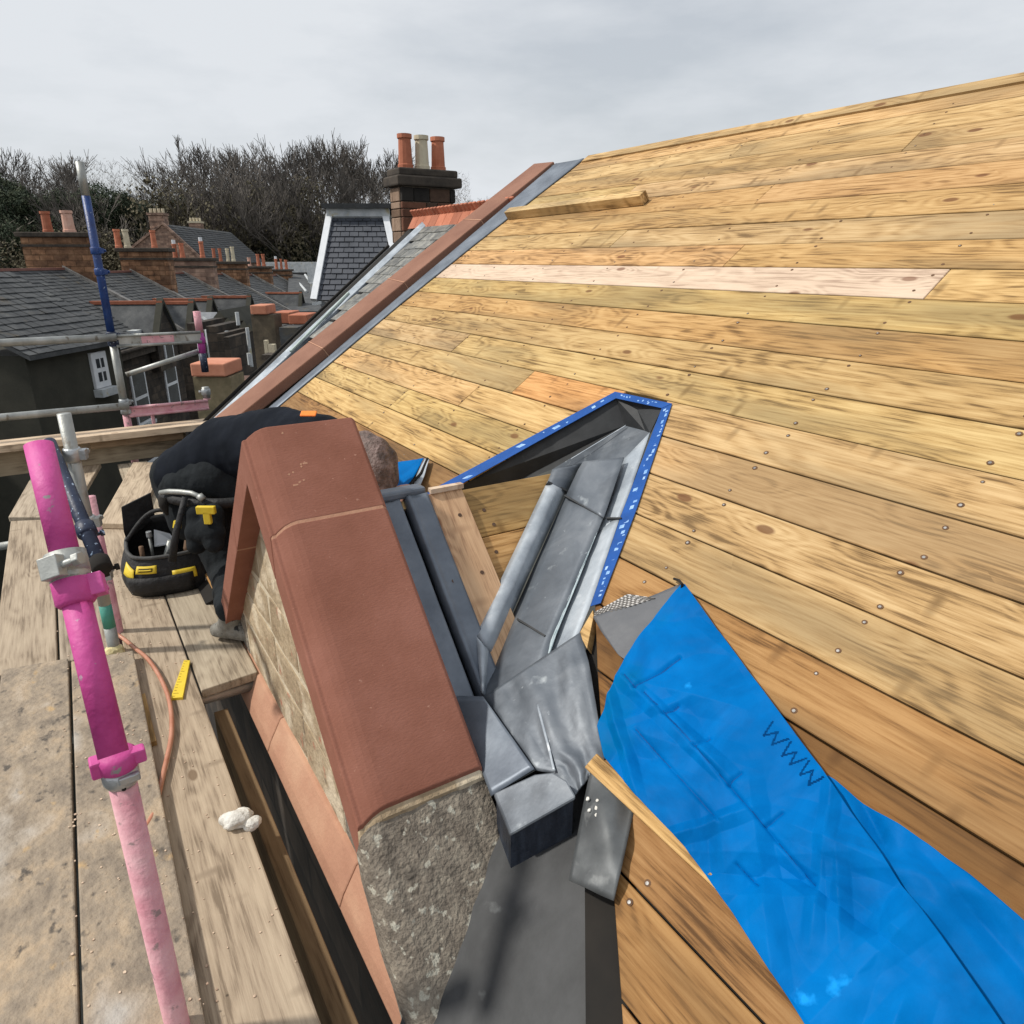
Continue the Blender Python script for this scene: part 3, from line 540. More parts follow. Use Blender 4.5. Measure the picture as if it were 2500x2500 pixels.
def lstrip(name, left, right, m, hl, hr, n=30, mid=None, wob=.002, parent=lv, thick=.004, surf=onroof):
    """a sheet lofted between two outlines lying on the roof"""
    def samp(L_, t):
        d = [0]
        for a, b in zip(L_, L_[1:]): d.append(d[-1]+sqrt((a[0]-b[0])**2+(a[1]-b[1])**2))
        x = t*d[-1]
        for i in range(len(L_)-1):
            if x <= d[i+1]+1e-9:
                f = (x-d[i])/max(1e-9, d[i+1]-d[i]); return (L_[i][0]+(L_[i+1][0]-L_[i][0])*f, L_[i][1]+(L_[i+1][1]-L_[i][1])*f)
        return L_[-1]
    P = []; mm = mid or [0, 0, 0, 0, 0]
    for i in range(n+1):
        t = i/n; a, b = samp(left, t), samp(right, t); row = []
        for j, e in enumerate(mm):
            u = j/(len(mm)-1); h = hl+(hr-hl)*u+e+wob*noise.noise(Vector((t*9+j*.7, u*3, hl*40)))
            row.append(surf(a[0]+(b[0]-a[0])*u, a[1]+(b[1]-a[1])*u, h))
        P.append(row)
    b = MB(); b.grid(P)
    n0 = (P[1][0]-P[0][0]).cross(P[0][-1]-P[0][0])
    if n0.dot(P[0][0]) > 0: b.f = [f[::-1] for f in b.f]
    return b.obj(name, m, parent, smooth=True, solid=thick)
lstrip('side_sheet', [(1525, 1122), (1475, 1263), (1446, 1318)], [(1588, 1057), (1540, 1200), (1516, 1262)], LEADL, -.02, -.006, 16)
lstrip('side_sheet', [(1448, 1310), (1344, 1564), (1300, 1690)], [(1517, 1258), (1442, 1482), (1410, 1560)], LEADL, -.016, .002, 20)
lstrip('valley_sheet', [(1385, 1204), (1203, 1618), (1150, 1740)], [(1478, 1255), (1348, 1564), (1300, 1730)], LEAD, .000, .006, 40, mid=[-.022, -.012, -.004, 0, 0, .002, 0])
lstrip('valley_sheet', [(1425, 1128), (1412, 1150), (1383, 1212)], [(1524, 1118), (1500, 1190), (1474, 1266)], LEAD, .006, .012, 20, mid=[-.010, -.006, 0, 0, 0, .001, 0])
lstrip('chalk_seam', [(1452, 1312), (1400, 1430), (1345, 1564), (1312, 1700), (1306, 1726)], [(1458, 1300), (1411, 1420), (1358, 1550), (1328, 1640), (1313, 1722)], CHALK, .009, .009, 60, wob=.006, thick=.001)
roll = [0, .016, .026, .026, .012, -.004]
lstrip('roll_sheet', [(1337, 1178), (1214, 1437), (1159, 1546)], [(1382, 1200), (1290, 1400), (1203, 1600)], LEADL, .012, .010, 30, mid=roll, surf=onsmall, wob=.004)
lstrip('roll_sheet', [(1159, 1546), (1166, 1600), (1176, 1690)], [(1203, 1600), (1192, 1640), (1180, 1700)], LEADL, .012, .006, 12, mid=roll, surf=onsmall)
lstrip('ridge_cap', [(1348, 1148), (1342, 1165), (1336, 1180)], [(1420, 1131), (1405, 1160), (1382, 1206)], LEAD, .020, .020, 8, mid=[0, .010, .012, .004, -.006], surf=onsmall)
b = MB(); P = [onsmall(1337, 1178, .035), onsmall(1384, 1200, .03), onsmall(1386, 1196, .03), onsmall(1339, 1174, .035)]; b.prism(P, -SN*.02); b.obj('lap_edge', LEADD, lv)
for (a, b_) in [((1378, 1209), (1474, 1263)), ((1262, 1510), (1330, 1552)), ((1481, 1264), (1516, 1264))]:
    p, q = onroof(*a, .010), onroof(*b_, .014); d = (q-p).normalized(); u = RN.cross(d)*.0028; b = MB(); b.prism([p-u, q-u, q+u, p+u], -RN*.012); b.obj('lap_joint', LEADD, lv)
# lower apron sheets and the lead covered block at the foot
la = thing('lead_apron', 'crumpled grey lead apron sheets at the foot of the valley', 'lead flashing', onroof(1320, 1800, 0))
def sheet(name, pts, h, m, parent, wob=.006, n=14, bulge=0):
    """quad in picture order, laid on the roof and slightly crumpled"""
    a, b_, c, d = pts; P = []
    for i in range(n+1):
        t = i/n; row = []
        for j in range(n+1):
            u = j/n; x = (a[0]*(1-u)+b_[0]*u)*(1-t)+(d[0]*(1-u)+c[0]*u)*t; y = (a[1]*(1-u)+b_[1]*u)*(1-t)+(d[1]*(1-u)+c[1]*u)*t
            row.append(onroof(x, y, h+wob*noise.noise(Vector((x*.012, y*.012, h*50)))+bulge*sin(pi*u)*sin(pi*t)))
        P.append(row)
    bb = MB(); bb.grid(P); n0 = (P[1][0]-P[0][0]).cross(P[0][-1]-P[0][0])
    if n0.dot(P[0][0]) > 0: bb.f = [f[::-1] for f in bb.f]
    return bb.obj(name, m, parent, smooth=True, solid=.004)
sheet('apron_sheet', [(1110, 1700), (1181, 1702), (1306, 1879), (1200, 1945)], .030, LEADB, la)
LEADM = mat('dull_lead', [(.05, .056, .060), (.085, .092, .096), (.14, .15, .155)], 5, rough=.55, metal=.25, bump=.4, bscale=8, spots=[(12, .64, (.26, .27, .27), .15)])
lstrip('apron_sheet', [(1179, 1704), (1240, 1795), (1306, 1882), (1352, 1888), (1400, 1950)], [(1417, 1546), (1438, 1616), (1466, 1780), (1480, 1850), (1452, 1880)], LEAD, .010, .004, 60, mid=[0, .001, .003, .001, 0, .004, .010, .012, .006, .001, 0, .001, .005, .006, .003, 0, 0], wob=.006, parent=la)
lstrip('apron_seam', [(1310, 1722), (1322, 1770), (1338, 1830), (1350, 1884)], [(1316, 1720), (1328, 1768), (1344, 1828), (1356, 1882)], LEADL, .020, .020, 20, wob=.002, parent=la, thick=.002)
sheet('lead_flap', [(1446, 1868), (1552, 1962), (1500, 2200), (1390, 2150)], .020, LEADM, la, .03, bulge=.02)
b = MB(); b.prism([roofpt(s_, y_, -.05) for s_, y_ in [(-.75, .1), (.12, .35), (.16, 1.2), (-.2, 1.35), (-.75, 1.0)]], -RN*.02); b.obj('eaves_sheet', LEADD, la)
b = MB()
for (px, py) in [(1434, 1950), (1458, 1954), (1438, 1977), (1455, 1972), (1456, 1990), (1466, 2010), (1467, 2026)]:
    c = onroof(px, py, .045); b.prism([c+(RS*cos(t)+Y_*sin(t))*random.uniform(.003, .006) for t in [i*pi/3 for i in range(6)]], -RN*.004)
stuff(b.obj('plaster_splash', PLASTER, la))
blk = thing('lead_covered_block', 'lead wrapped block end with a dark dripping front at the bottom of the gable', 'lead capping', onroof(1300, 2000, 0))
top = [(1205, 1935), (1306, 1889), (1350, 1884), (1385, 1905), (1407, 1944), (1245, 2036)]; P = [onroof(*p, .05) for p in top]
b = MB(); b.prism(P, (0, 0, -.012)); b.obj('top_sheet', LEAD, blk, bevel=.008)
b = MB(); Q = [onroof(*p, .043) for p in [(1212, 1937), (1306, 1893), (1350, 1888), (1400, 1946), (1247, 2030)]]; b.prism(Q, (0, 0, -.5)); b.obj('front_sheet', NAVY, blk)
# boards and batten under the membrane
for (ids, nm, t) in [([(1447, 1490), (1449, 1503), (1433, 1583), (1414, 1547)], 'sawn_board_end', (1.25, 1.2, 1.1))]:
    b = MB(); P = [onroof(*p, .004) for p in ids]; c = sum(P, Vector())/4
    b.prism([(Matrix(frame(c, RS, Y_, RN)).inverted()@p) for p in P], (0, 0, -.04)); o = b.obj(nm, SARK, roof, M=frame(c, RS, Y_, RN)); o.color = (*t, 1)
s0, y0 = sy(1471, 1855)
b = MB(); b.prism([(-.022, -.9, 0), (.022, -.9, 0), (.022, .9, 0), (-.022, .9, 0)], (0, 0, -.03))
o = b.obj('batten', SARK, roof, M=frame(roofpt(.093, y0-.9, .036), RS, Y_, RN), bevel=.002, seg=1); o.color = (1.1, 1.05, .95, 1)
# blue tape
for i in range(4):
    tp = thing('blue_tape', ['blue tape strip along the left edge of the valley opening', 'short blue tape strip across the top of the valley opening', 'blue tape strip down the upper right edge of the valley opening', 'blue tape strip down the lower right edge of the valley opening'][i], 'tape', onroof(*tape_out[i]), 'blue tape strips round the valley opening')
    a0, a1, b0, b1 = tape_out[i], tape_out[i+1], tape_in[i], tape_in[i+1]
    hz = .0045+.0012*(i % 2)
    b = MB(); P = []
    nn = 24
    for j in range(nn+1):
        t = j/nn; row = []
        for u in (0, .5, 1):
            x = (a0[0]+(a1[0]-a0[0])*t)*(1-u)+(b0[0]+(b1[0]-b0[0])*t)*u; y = (a0[1]+(a1[1]-a0[1])*t)*(1-u)+(b0[1]+(b1[1]-b0[1])*t)*u
            row.append(onroof(x, y, hz+.0012*noise.noise(Vector((x*.05, y*.05, 0)))))
        P.append(row)
    b.grid(P); n0 = (P[1][0]-P[0][0]).cross(P[0][-1]-P[0][0])
    if n0.dot(P[0][0]) > 0: b.f = [f[::-1] for f in b.f]
    b.obj('tape_band', TAPE, tp, solid=.002)
    w = MB(); t = .02
    while t < .97:                                         # printed white blocks
        l = random.uniform(.01, .04)
        if random.random() < (.7 if i else .4):
            u0 = random.choice([.2, .3, .5]); u1 = u0+random.uniform(.15, .35)
            Q = []
            for (tt, u) in ((t, u0), (t+l, u0), (t+l, u1), (t, u1)):
                x = (a0[0]+(a1[0]-a0[0])*tt)*(1-u)+(b0[0]+(b1[0]-b0[0])*tt)*u; y = (a0[1]+(a1[1]-a0[1])*tt)*(1-u)+(b0[1]+(b1[1]-b0[1])*tt)*u
                Q.append(onroof(x, y, hz+.0022))
            w.prism(Q, -RN*.002)
        t += l+random.uniform(.006, .035)
    stuff(w.obj('white_print', TAPEW, tp))
# ------------------------------------------------------------------ blue membrane
def samp(L_, t):
    d = [0]
    for a, b in zip(L_, L_[1:]): d.append(d[-1]+sqrt((a[0]-b[0])**2+(a[1]-b[1])**2))
    x = t*d[-1]
    for i in range(len(L_)-1):
        if x <= d[i+1]+1e-9:
            f = (x-d[i])/max(1e-9, d[i+1]-d[i]); return Vector((L_[i][0]+(L_[i+1][0]-L_[i][0])*f, L_[i][1]+(L_[i+1][1]-L_[i][1])*f))
    return Vector(L_[-1])
def membrane(name, left, right, hb, n, mcols, m, parent, amp=.016, creases=(), edge=.0, seed=0, solid=.0018, lift=None):
    P = []
    for i in range(n+1):
        t = i/n; a, b = samp(left, t), samp(right, t); row = []
        for j in range(mcols+1):
            u = j/mcols; p = a.lerp(b, u)
            c = onroof(p.x, p.y, hb); s_, y_ = c.dot(RS), c.y
            f = noise.fractal(Vector((s_*3.2+seed, y_*3.2, seed)), .8, 2.1, 4); f2 = abs(noise.noise(Vector((s_*6+5, y_*5, seed+4))))
            rg = (1-abs(noise.noise(Vector((s_*4.5+seed*3, y_*6.5, seed+9)))))**9; rg2 = (1-abs(noise.noise(Vector((s_*9+1, y_*7-4, seed+2)))))**12
            h = amp*(f*.5+f2*.8)+(amp*.10*rg2 if not creases else 0)
            for (ls, ly, la_, ll, lh, lw) in FOLDS:
                dx_, dy_ = s_-ls, y_-ly; al = dx_*cos(la_)+dy_*sin(la_); pd = abs(-dx_*sin(la_)+dy_*cos(la_)); h += lh*max(0, 1-pd/lw)*max(0, min(1, (ll-abs(al))/.08))
            for (cx0, cy0, cx1, cy1, dep) in creases:       # fold lines
                A = Vector((cx0, cy0)); Bv = Vector((cx1, cy1)); ab = Bv-A; tt = max(0, min(1, (p-A).dot(ab)/ab.length_squared)); dd = (p-(A+ab*tt)).length
                h -= dep*math.exp(-(dd/5.0)**2)
            if lift: h += lift(t, u)
            row.append(c+RN*h)
        P.append(row)
    b = MB(); b.grid(P); n0 = (P[n//2+1][0]-P[n//2][0]).cross(P[n//2][-1]-P[n//2][0])
    if n0.dot(P[n//2][0]) > 0: b.f = [f[::-1] for f in b.f]
    if creases:
        for i in range(n):
            for j in range(mcols):
                p = samp(left, (i+.5)/n).lerp(samp(right, (i+.5)/n), (j+.5)/mcols)
                for (cx0, cy0, cx1, cy1, dep) in creases:
                    A = Vector((cx0, cy0)); ab = Vector((cx1, cy1))-A; tt = max(0, min(1, (p-A).dot(ab)/ab.length_squared))
                    if (p-(A+ab*tt)).length < 2.3 and noise.noise(Vector((p.x*.03, p.y*.03, 1))) > -.25: b.mi[i*mcols+j] = 1
        for i in range(n):
            for j in range(mcols):
                p = samp(left, (i+.5)/n).lerp(samp(right, (i+.5)/n), (j+.5)/mcols)
                if not (1840 < p.x < 2040 and 1740 < p.y < 1960): continue
                for (cx0, cy0, cx1, cy1) in LETTER:
                    A = Vector((cx0, cy0)); ab = Vector((cx1, cy1))-A; tt = max(0, min(1, (p-A).dot(ab)/ab.length_squared))
                    if (p-(A+ab*tt)).length < 2.6: b.mi[i*mcols+j] = 2
    return b.obj(name, [m, FAINT, PRINT], parent, smooth=True, solid=solid)
FAINT = mat('faint_blue_print', [(.0, .06, .22), (.0, .09, .31)], 20, rough=.6, bump=.1, spec=.12)
fr_ = random.Random(21); FOLDS = [(fr_.uniform(-.4, .6), fr_.uniform(.1, 1.35), fr_.uniform(0, 3.14), fr_.uniform(.1, .34), fr_.uniform(.006, .016)*fr_.choice((1, 1, -1)), fr_.uniform(.018, .05)) for _ in range(42)]
LETTER = []
for k_ in range(3):
    bx, by = 1858+k_*45, 1790+k_*49; W_ = [(0, 1), (.24, 0), (.5, .8), (.76, 0), (1, 1)]
    Pw = [(bx+38*u+30*v, by+43*u-25*v) for u, v in W_]
    LETTER += [(*Pw[q], *Pw[q+1]) for q in range(4)]
tm = thing('blue_roofing_membrane', 'crumpled bright blue roofing membrane folded over the lower planks', 'membrane', onroof(1800, 1900, 0))
cre = [(1554, 1688, 1660, 1608, .007), (1580, 1700, 1700, 1826, .004), (1700, 1826, 1990, 2160, .005), (1706, 1830, 1734, 1806, .006), (1782, 1922, 1814, 1894, .006), (1870, 2020, 1912, 1986, .006), (1626, 1752, 1660, 1728, .005), (1530, 1655, 1560, 1690, .005), (1560, 1790, 1760, 2010, .004), (1800, 2110, 1850, 2160, .005)]
membrane('blue_sheet', [(1664, 1426), (1600, 1500), (1526, 1608), (1464, 1779), (1477, 1851), (1560, 1950), (1671, 2066), (1790, 2230), (1980, 2520)],
         [(1673, 1427), (1700, 1465), (1850, 1668), (2013, 1888), (2075, 1978), (2137, 2064), (2200, 2160), (2300, 2290), (2460, 2520)], .045, 460, 200, TARP, tm, creases=cre, amp=.024)
membrane('under_fold', [(2023, 1900), (2060, 1960), (2120, 2060), (2250, 2250), (2380, 2520)], [(2026, 1900), (2140, 1980), (2272, 2064), (2500, 2250), (2760, 2520)], .018, 50, 30, TARP, tm, amp=.008, seed=3)
membrane('grey_underside', [(1449, 1508), (1470, 1545), (1510, 1600), (1530, 1614)], [(1662, 1428), (1650, 1470), (1605, 1520), (1550, 1610)], .020, 24, 24, TARPU, tm, amp=.006, seed=5)
b = MB(); b.tube([onroof(1646, 1413, .012), onroof(1658, 1417, .03), onroof(1666, 1427, .055), onroof(1663, 1440, .04)], .004, 8); b.obj('curled_edge', BLACK, tm)
fl = thing('woven_fleece_strip', 'grey and white woven fleece strip poking out beside the blue tape foot', 'fleece', onroof(1520, 1480, 0))
for m_, ph in ((FLEECE, 0), (FLEECED, 1)):
    b = MB(); A, Bq, Cq, D = [Vector(p) for p in ((1450, 1508), (1452, 1494), (1532, 1450), (1600, 1460))]
    for i in range(26):
        for j in range(6):
            if (i+j) % 2 != ph: continue
            Q = []
            for (t, u) in ((i/26, j/6), ((i+1)/26, j/6), ((i+1)/26, (j+1)/6), (i/26, (j+1)/6)):
                lo = A.lerp(D, t); hi = Bq.lerp(Cq, min(1, t*1.35)) if t < .74 else Cq.lerp(D, (t-.74)/.26)
                p = lo.lerp(hi, u); Q.append(onroof(p.x, p.y, .022+.002*((i+j) % 2)))
            try: b.prism(Q, -RN*.003)
            except Exception: pass
    stuff(b.obj('weave', m_, fl))
# printed letters on the membrane
def text_obj(body, size, M, m, name, parent, ext=.0006):
    cu = bpy.data.curves.new(name, 'FONT'); cu.body = body; cu.size = size; cu.extrude = ext
    to_ = bpy.data.objects.new('tmp', cu); COL.objects.link(to_); bpy.context.view_layer.update()
    me = bpy.data.meshes.new_from_object(to_.evaluated_get(bpy.context.evaluated_depsgraph_get())); bpy.data.objects.remove(to_)
    me.materials.clear(); me.materials.append(m); me.name = name
    return link(name, me, M, parent)
# second piece of membrane behind the workman's head
t2 = thing('blue_membrane_offcut', 'small folded offcut of blue membrane lying beside the workman’s head', 'membrane', onroof(1010, 1160, 0))
t2['label'] = "small folded offcut of blue membrane lying beside the bent workman's head"
membrane('blue_sheet', [(972, 1130), (960, 1170), (968, 1208)], [(1036, 1120), (1015, 1160), (985, 1205)], .03, 14, 10, TARP, t2, amp=.01, seed=9)
membrane('rolled_edge', [(1036, 1120), (1018, 1160), (1004, 1210)], [(1048, 1122), (1036, 1165), (1018, 1208)], .028, 14, 6, LEADL, t2, amp=.004, seed=2)
b = MB(); b.tube([onroof(1044, 1119, .03), onroof(1028, 1155, .035), onroof(1006, 1180, .04), onroof(1000, 1212, .03)], .006, 8); b.obj('black_edge', BLACK, t2)
# ------------------------------------------------------------------ scaffold boards
def board(pts, z, label, m=OLDW, tint=(1, 1, 1), grp='scaffold boards of the walkway', nm='scaffold_board', th=.038, sag=0):
    """polygon in x,y; local Y runs along the board"""
    xc = sum(p[0] for p in pts)/len(pts); yc = sum(p[1] for p in pts)/len(pts)
    d = (Vector((*pts[2], 0))+Vector((*pts[3], 0))-Vector((*pts[0], 0))-Vector((*pts[1], 0))).normalized(); xa = d.cross(Z_)
    M_ = frame(Vector((xc, yc, z)), xa, d, Z_); b = MB(); b.prism([M_.inverted()@Vector((*p, z)) for p in pts], (0, 0, -th))
    o = b.obj(nm, m, M=M_, bevel=.005, seg=2); o.color = (*tint, 1); tag(o, label, 'scaffold board', grp); return o
board([(.002, -1.4), (.225, -1.4), (.226, 4.93), (.004, 4.93)], -1.6, 'long grey walkway board the copper hose lies along', tint=(1.0, .97, .93))
board([(.233, 2.68), (.455, 2.70), (.458, 6.55), (.236, 6.55)], -1.6, "walkway board next to the gable under the workman's boots", tint=(.98, 1.0, .98))
board([(-.262, -1.4), (-.035, -1.4), (.036, 3.08), (-.19, 3.12)], -1.558, 'dirt caked raised board under the pink pole', DIRTW)
board([(-.50, -1.4), (-.268, -1.4), (-.20, 3.16), (-.43, 3.2)], -1.560, 'dirt caked raised board at the left edge of the walkway', DIRTW)
board([(-.235, 3.22), (-.008, 3.18), (-.006, 5.2), (-.23, 5.3)], -1.6, 'grey board behind the foot of the green patched pole', tint=(.9, .9, .9))
board([(-.48, 3.24), (-.245, 3.22), (-.24, 5.3), (-.47, 5.4)], -1.602, 'grey outer board beyond the dirt caked pair', tint=(.95, .93, .9))
def zz(p, z): q = onz(*p, z); return (q.x, q.y)
board([zz((240, 1277), -1.56), zz((338, 1279), -1.56), zz((398, 1129), -1.56), zz((325, 1128), -1.56)], -1.560, 'pale board laid skewed on the walkway beside the dark gap', tint=(1.12, 1.08, 1.02))
board([zz((120, 1262), -1.6), zz((197, 1213), -1.6), zz((246, 1131), -1.6), zz((172, 1131), -1.6)], -1.6, 'pale board on the far side of the dark gap', tint=(1.1, 1.06, 1.0))
board([zz((20, 1262), -1.6), zz((110, 1262), -1.6), zz((168, 1131), -1.6), zz((95, 1131), -1.6)], -1.6, 'outermost board on the far side of the dark gap', tint=(1.0, 1.0, 1.0))
q0, q1 = onz(60, 1128, -1.6), onz(425, 1128, -1.6)
b = MB(); b.prism([(-.02, -1.05, 0), (.02, -1.05, 0), (.02, 1.05, 0), (-.02, 1.05, 0)], (0, 0, -.2))
yT = 6.62; M_ = Matrix(((0, 1, 0, -.25), (-1, 0, 0, yT+.03), (0, 0, 1, -1.40), (0, 0, 0, 1)))
o = b.obj('toe_board', OLDW, M=M_, bevel=.004); tag(o, 'board standing on edge across the far end of the walkway', 'toe board'); o.color = (.85, .82, .74, 1)
b = MB(); b.prism([(-.115, -1.2, 0), (.115, -1.2, 0), (.115, 1.2, 0), (-.115, 1.2, 0)], (0, 0, -.055))
zp = ony(300, 1056, 6.5).z
o = b.obj('scaffold_board', OLDW, M=Matrix(((0, 1, 0, -.15), (-1, 0, 0, 6.61), (0, 0, 1, zp), (0, 0, 0, 1))), bevel=.004); tag(o, 'bright new board lying flat across the far end of the walkway, above the toe board', 'scaffold board'); o.color = (1.5, 1.42, 1.35, 1)
b = MB(); b.prism([(-.02, -.35, 0), (.02, -.35, 0), (.02, .35, 0), (-.02, .35, 0)], (0, 0, -.09))
o = b.obj('timber_offcut', OLDW, M=Matrix(((0, 1, 0, .42), (-1, 0, 0, 6.57), (0, 0, 1, -1.36), (0, 0, 0, 1))), bevel=.003); tag(o, 'short brown timber offcut between the bright board and the toe board', 'timber'); o.color = (.6, .5, .4, 1)
b = MB(); b.prism([(-.012, -.17, 0), (.012, -.17, 0), (.012, .17, 0), (-.012, .17, 0)], (0, 0, -.02))
p = onz(348, 1745, -1.58); o = b.obj('wood_sliver', SARK, M=Matrix.Translation(p+Vector((.012, -.02, 0))), bevel=.002); tag(o, 'thin yellow wood sliver beside the dirt caked board', 'timber'); o.color = (.85, .8, .7, 1)
for i, (y, x0, x1, l) in enumerate([(2.72, -.6, .50, 'galvanised tube crossing under the walkway near the yellow rule'), (.6, -.6, .42, 'galvanised tube crossing under the near end of the walkway'), (5.1, -.6, .5, 'galvanised tube crossing under the far boards')]):
    b = MB(); b.tube([(x0, y, -1.664), (x1, y, -1.664)], .0242, 16); o = b.obj('scaffold_tube', GALV, smooth=True); tag(o, l, 'scaffold tube', 'tubes under the walkway')
# ------------------------------------------------------------------ scaffold poles
def coupler(parent, c, ax, r=.0242, m=STEEL, bolt_dir=None):
    ax = Vector(ax).normalized(); s_ = ax.orthogonal().normalized(); t_ = ax.cross(s_)
    b = MB(); b.tube([c-ax*.028, c-ax*.022, c+ax*.022, c+ax*.028], [r+.004, r+.009, r+.009, r+.004], 16); b.obj('coupler', m, parent, smooth=True)
    bd = bolt_dir or (s_+t_).normalized(); bd = (bd-ax*bd.dot(ax)).normalized()
    b = MB(); p = c+bd*(r+.012); sd = ax.cross(bd); b.box(p, bd*.014, sd*.018, ax*.020); b.tube([p+sd*.016, p+sd*.052], .007, 8); b.tube([p+sd*.040, p+sd*.054], .013, 6); b.obj('bolt', m, parent, bevel=.002)
def pole(label, base, secs, r=.0242, group='scaffold poles', name='scaffold_pole', n=20, d=Z_):
    """secs: list of (from, to, material) along d"""
    t = thing(name, label, 'scaffold pole', base+d*secs[0][0], group)
    for i, (a, b_, m) in enumerate(secs):
        b = MB(); b.tube([base+d*a, base+d*b_], r+.0002*i, n); b.obj('tube', m, t, smooth=False if False else True)
    return t
def zof(base, py):                                   # height on a vertical pole where it shows at a picture row
    lo, hi = -3.0, 3.0
    for _ in range(50):
        m = (lo+hi)/2; p = Vector((base.x, base.y, m)); y = 1250-FPX*p.dot(U_)/max(.05, p.dot(F_))
        if p.dot(F_) < .05 or y > py: lo = m
        else: hi = m
    return lo
# near pink pole
B0 = ray(240, 1650)*1.23; Bp = Vector((B0.x, B0.y, 0)); z_ = lambda py: zof(Bp, py)
t = pole('bright pink scaffold pole in the left foreground with faded pink lower length', Bp, [(-2.6, z_(1890), PINKL), (z_(1890), z_(1845), GALV)])
PA, PB = at(277, 1843, 1.222), at(187, 1470, 1.262); PD = (PB-PA).normalized(); pk = lambda py: PA+PD*((1843-py)/(1843-1470)*(PB-PA).length)
for a_, c_, m_ in ((1843, 1402, PINK), (1402, 1345, GALV), (1345, 1060, PINK)):
    b = MB(); b.tube([pk(a_), pk(c_)], .0243, 20); b.obj('tube', m_, t, smooth=True)
c = Vector((Bp.x, Bp.y, z_(1856))); vw = Vector((-c.x, -c.y, 0)).normalized(); sd = vw.cross(Z_)
b = MB(); b.tube([c+Z_*.020, c+Z_*.012, c-Z_*.012, c-Z_*.016], [.026, .034, .034, .028], 24); b.obj('pink_collar', PINK, t, smooth=True)
b = MB(); b.box(c+Z_*.004+sd*-.030+vw*.008, sd*.016, vw*.012, Z_*.014); b.obj('collar_lug', PINK, t, bevel=.004)
b = MB(); b.box(c+sd*.034, sd*.010, vw*.016, Z_*.017); b.obj('collar_lug', PINK, t, bevel=.004)
b = MB(); b.tube([c-Z_*.016, c-Z_*.022, c-Z_*.040, c-Z_*.050], [.028, .0315, .031, .026], 24); b.obj('spigot', STEEL, t, smooth=True)
b = MB(); b.box(c-Z_*.026+vw*.028-sd*.012, sd*.018, vw*.006, Z_*.008); b.obj('wedge', STEEL, t, bevel=.003)
b = MB(); q = c-Z_*.044+vw*.0278; b.tube([q, q+vw*.002], .004, 10); b.obj('pin_hole', BLACK, t)
coupler(t, pk(1385), PD, m=GALV, bolt_dir=vw+sd*.6)
b = MB(); c = pk(1372); b.tube([c-PD*.02, c+PD*.02], .034, 20); b.obj('coupler', GALV, t, smooth=True)
coupler(t, pk(1440), PD, m=PINK, bolt_dir=-sd+vw*.2)
# grey pole with green patch
Gb = onz(281, 1592, -1.6); Gp = Vector((Gb.x, Gb.y, 0)); z_ = lambda py: zof(Gp, py)
t = pole('grey scaffold pole with a green paint patch standing on the walkway behind the pink pole', Gp, [(-1.66, z_(1530), GALV), (z_(1530), z_(1475), TEAL), (z_(1475), z_(1010), GALV)])
for py in (1405, 1275, 1110): coupler(t, Vector((Gp.x, Gp.y, z_(py))), Z_, m=STEEL if py != 1275 else GALV, bolt_dir=Vector((1, -.3, 0)))
b = MB(); c = Gb+Vector((.015, -.015, .035)); P = []
bm = bmesh.new(); bmesh.ops.create_icosphere(bm, subdivisions=3, radius=.05)
for v in bm.verts: v.co = Vector((v.co.x*.95, v.co.y*.8, v.co.z*.75))*(1+.35*noise.noise(v.co*30))
me = bpy.data.meshes.new('foam_lump'); bm.to_mesh(me); me.materials.append(FOAM); bm.free()
o = link('foam_lump', me, Matrix.Translation(Gb+Vector((.0, -.01, .0)))); tag(o, 'lump of yellow foam at the foot of the green patched pole', 'foam')
Hb = onz(296, 1540, -1.6); t = pole('slim faded pink pole close behind the green patched pole', Vector((Hb.x-.01, Hb.y, 0)), [(-2.4, -.95, PINKL)], r=.02)
# navy leaning tube
p0, p1 = at(120, 1080, 2.75), at(250, 1388, 2.42); d = (p1-p0).normalized()
t = thing('scaffold_brace', 'navy paint spattered tube leaning behind the pink pole', 'scaffold pole', p1, 'scaffold poles')
b = MB(); b.tube([p0, p1], .0242, 20); b.obj('tube', NAVYP, t, smooth=True); coupler(t, p0.lerp(p1, .72), d, m=NAVYP); coupler(t, p1-d*.02, d, m=BLACK)
# far end frame
YF = 6.95; RA = .031
A0 = ony(306, 1000, YF); Ap = Vector((A0.x, A0.y, 0)); z_ = lambda py: zof(Ap, py)
t = pole('tall blue and grey scaffold pole at the far end of the walkway', Ap, [(-1.9, z_(1012), PINKL), (z_(1012), z_(845), GALV), (z_(845), z_(478), BLUEP), (z_(478), z_(395), GALV)], r=RA)
for py, m in ((612, BLUEP), (664, BLUEP), (818, NAVYP), (835, NAVYP), (982, STEEL), (1003, STEEL)): coupler(t, Vector((Ap.x, Ap.y, z_(py))), Z_, r=RA, m=m, bolt_dir=Vector((.8, -.6, 0)))
C0 = ony(512, 1020, YF); Cp = Vector((C0.x, C0.y, 0)); z_ = lambda py: zof(Cp, py)
t = pole('short magenta and grey scaffold pole at the far right end of the walkway rails', Cp, [(-1.2, z_(972), PINKL), (z_(972), z_(945), GALV)], r=RA)
D0 = ony(493, 850, YF); Dp = Vector((D0.x, D0.y, 0)); z2 = lambda py: zof(Dp, py)
t2_ = pole('magenta painted scaffold pole rising above the far rails', Dp, [(z2(908), z2(862), NAVYP), (z2(862), z2(812), mat('magenta_paint', [(.30, .03, .22), (.42, .06, .32)], 8, rough=.5, bump=.2)), (z2(812), z2(760), PINKL)], r=RA)
coupler(t, Vector((Cp.x, Cp.y, z_(957))), Z_, r=RA); coupler(t2_, Vector((Dp.x, Dp.y, z2(830))), Z_, r=RA, m=bpy.data.materials['magenta_paint'])
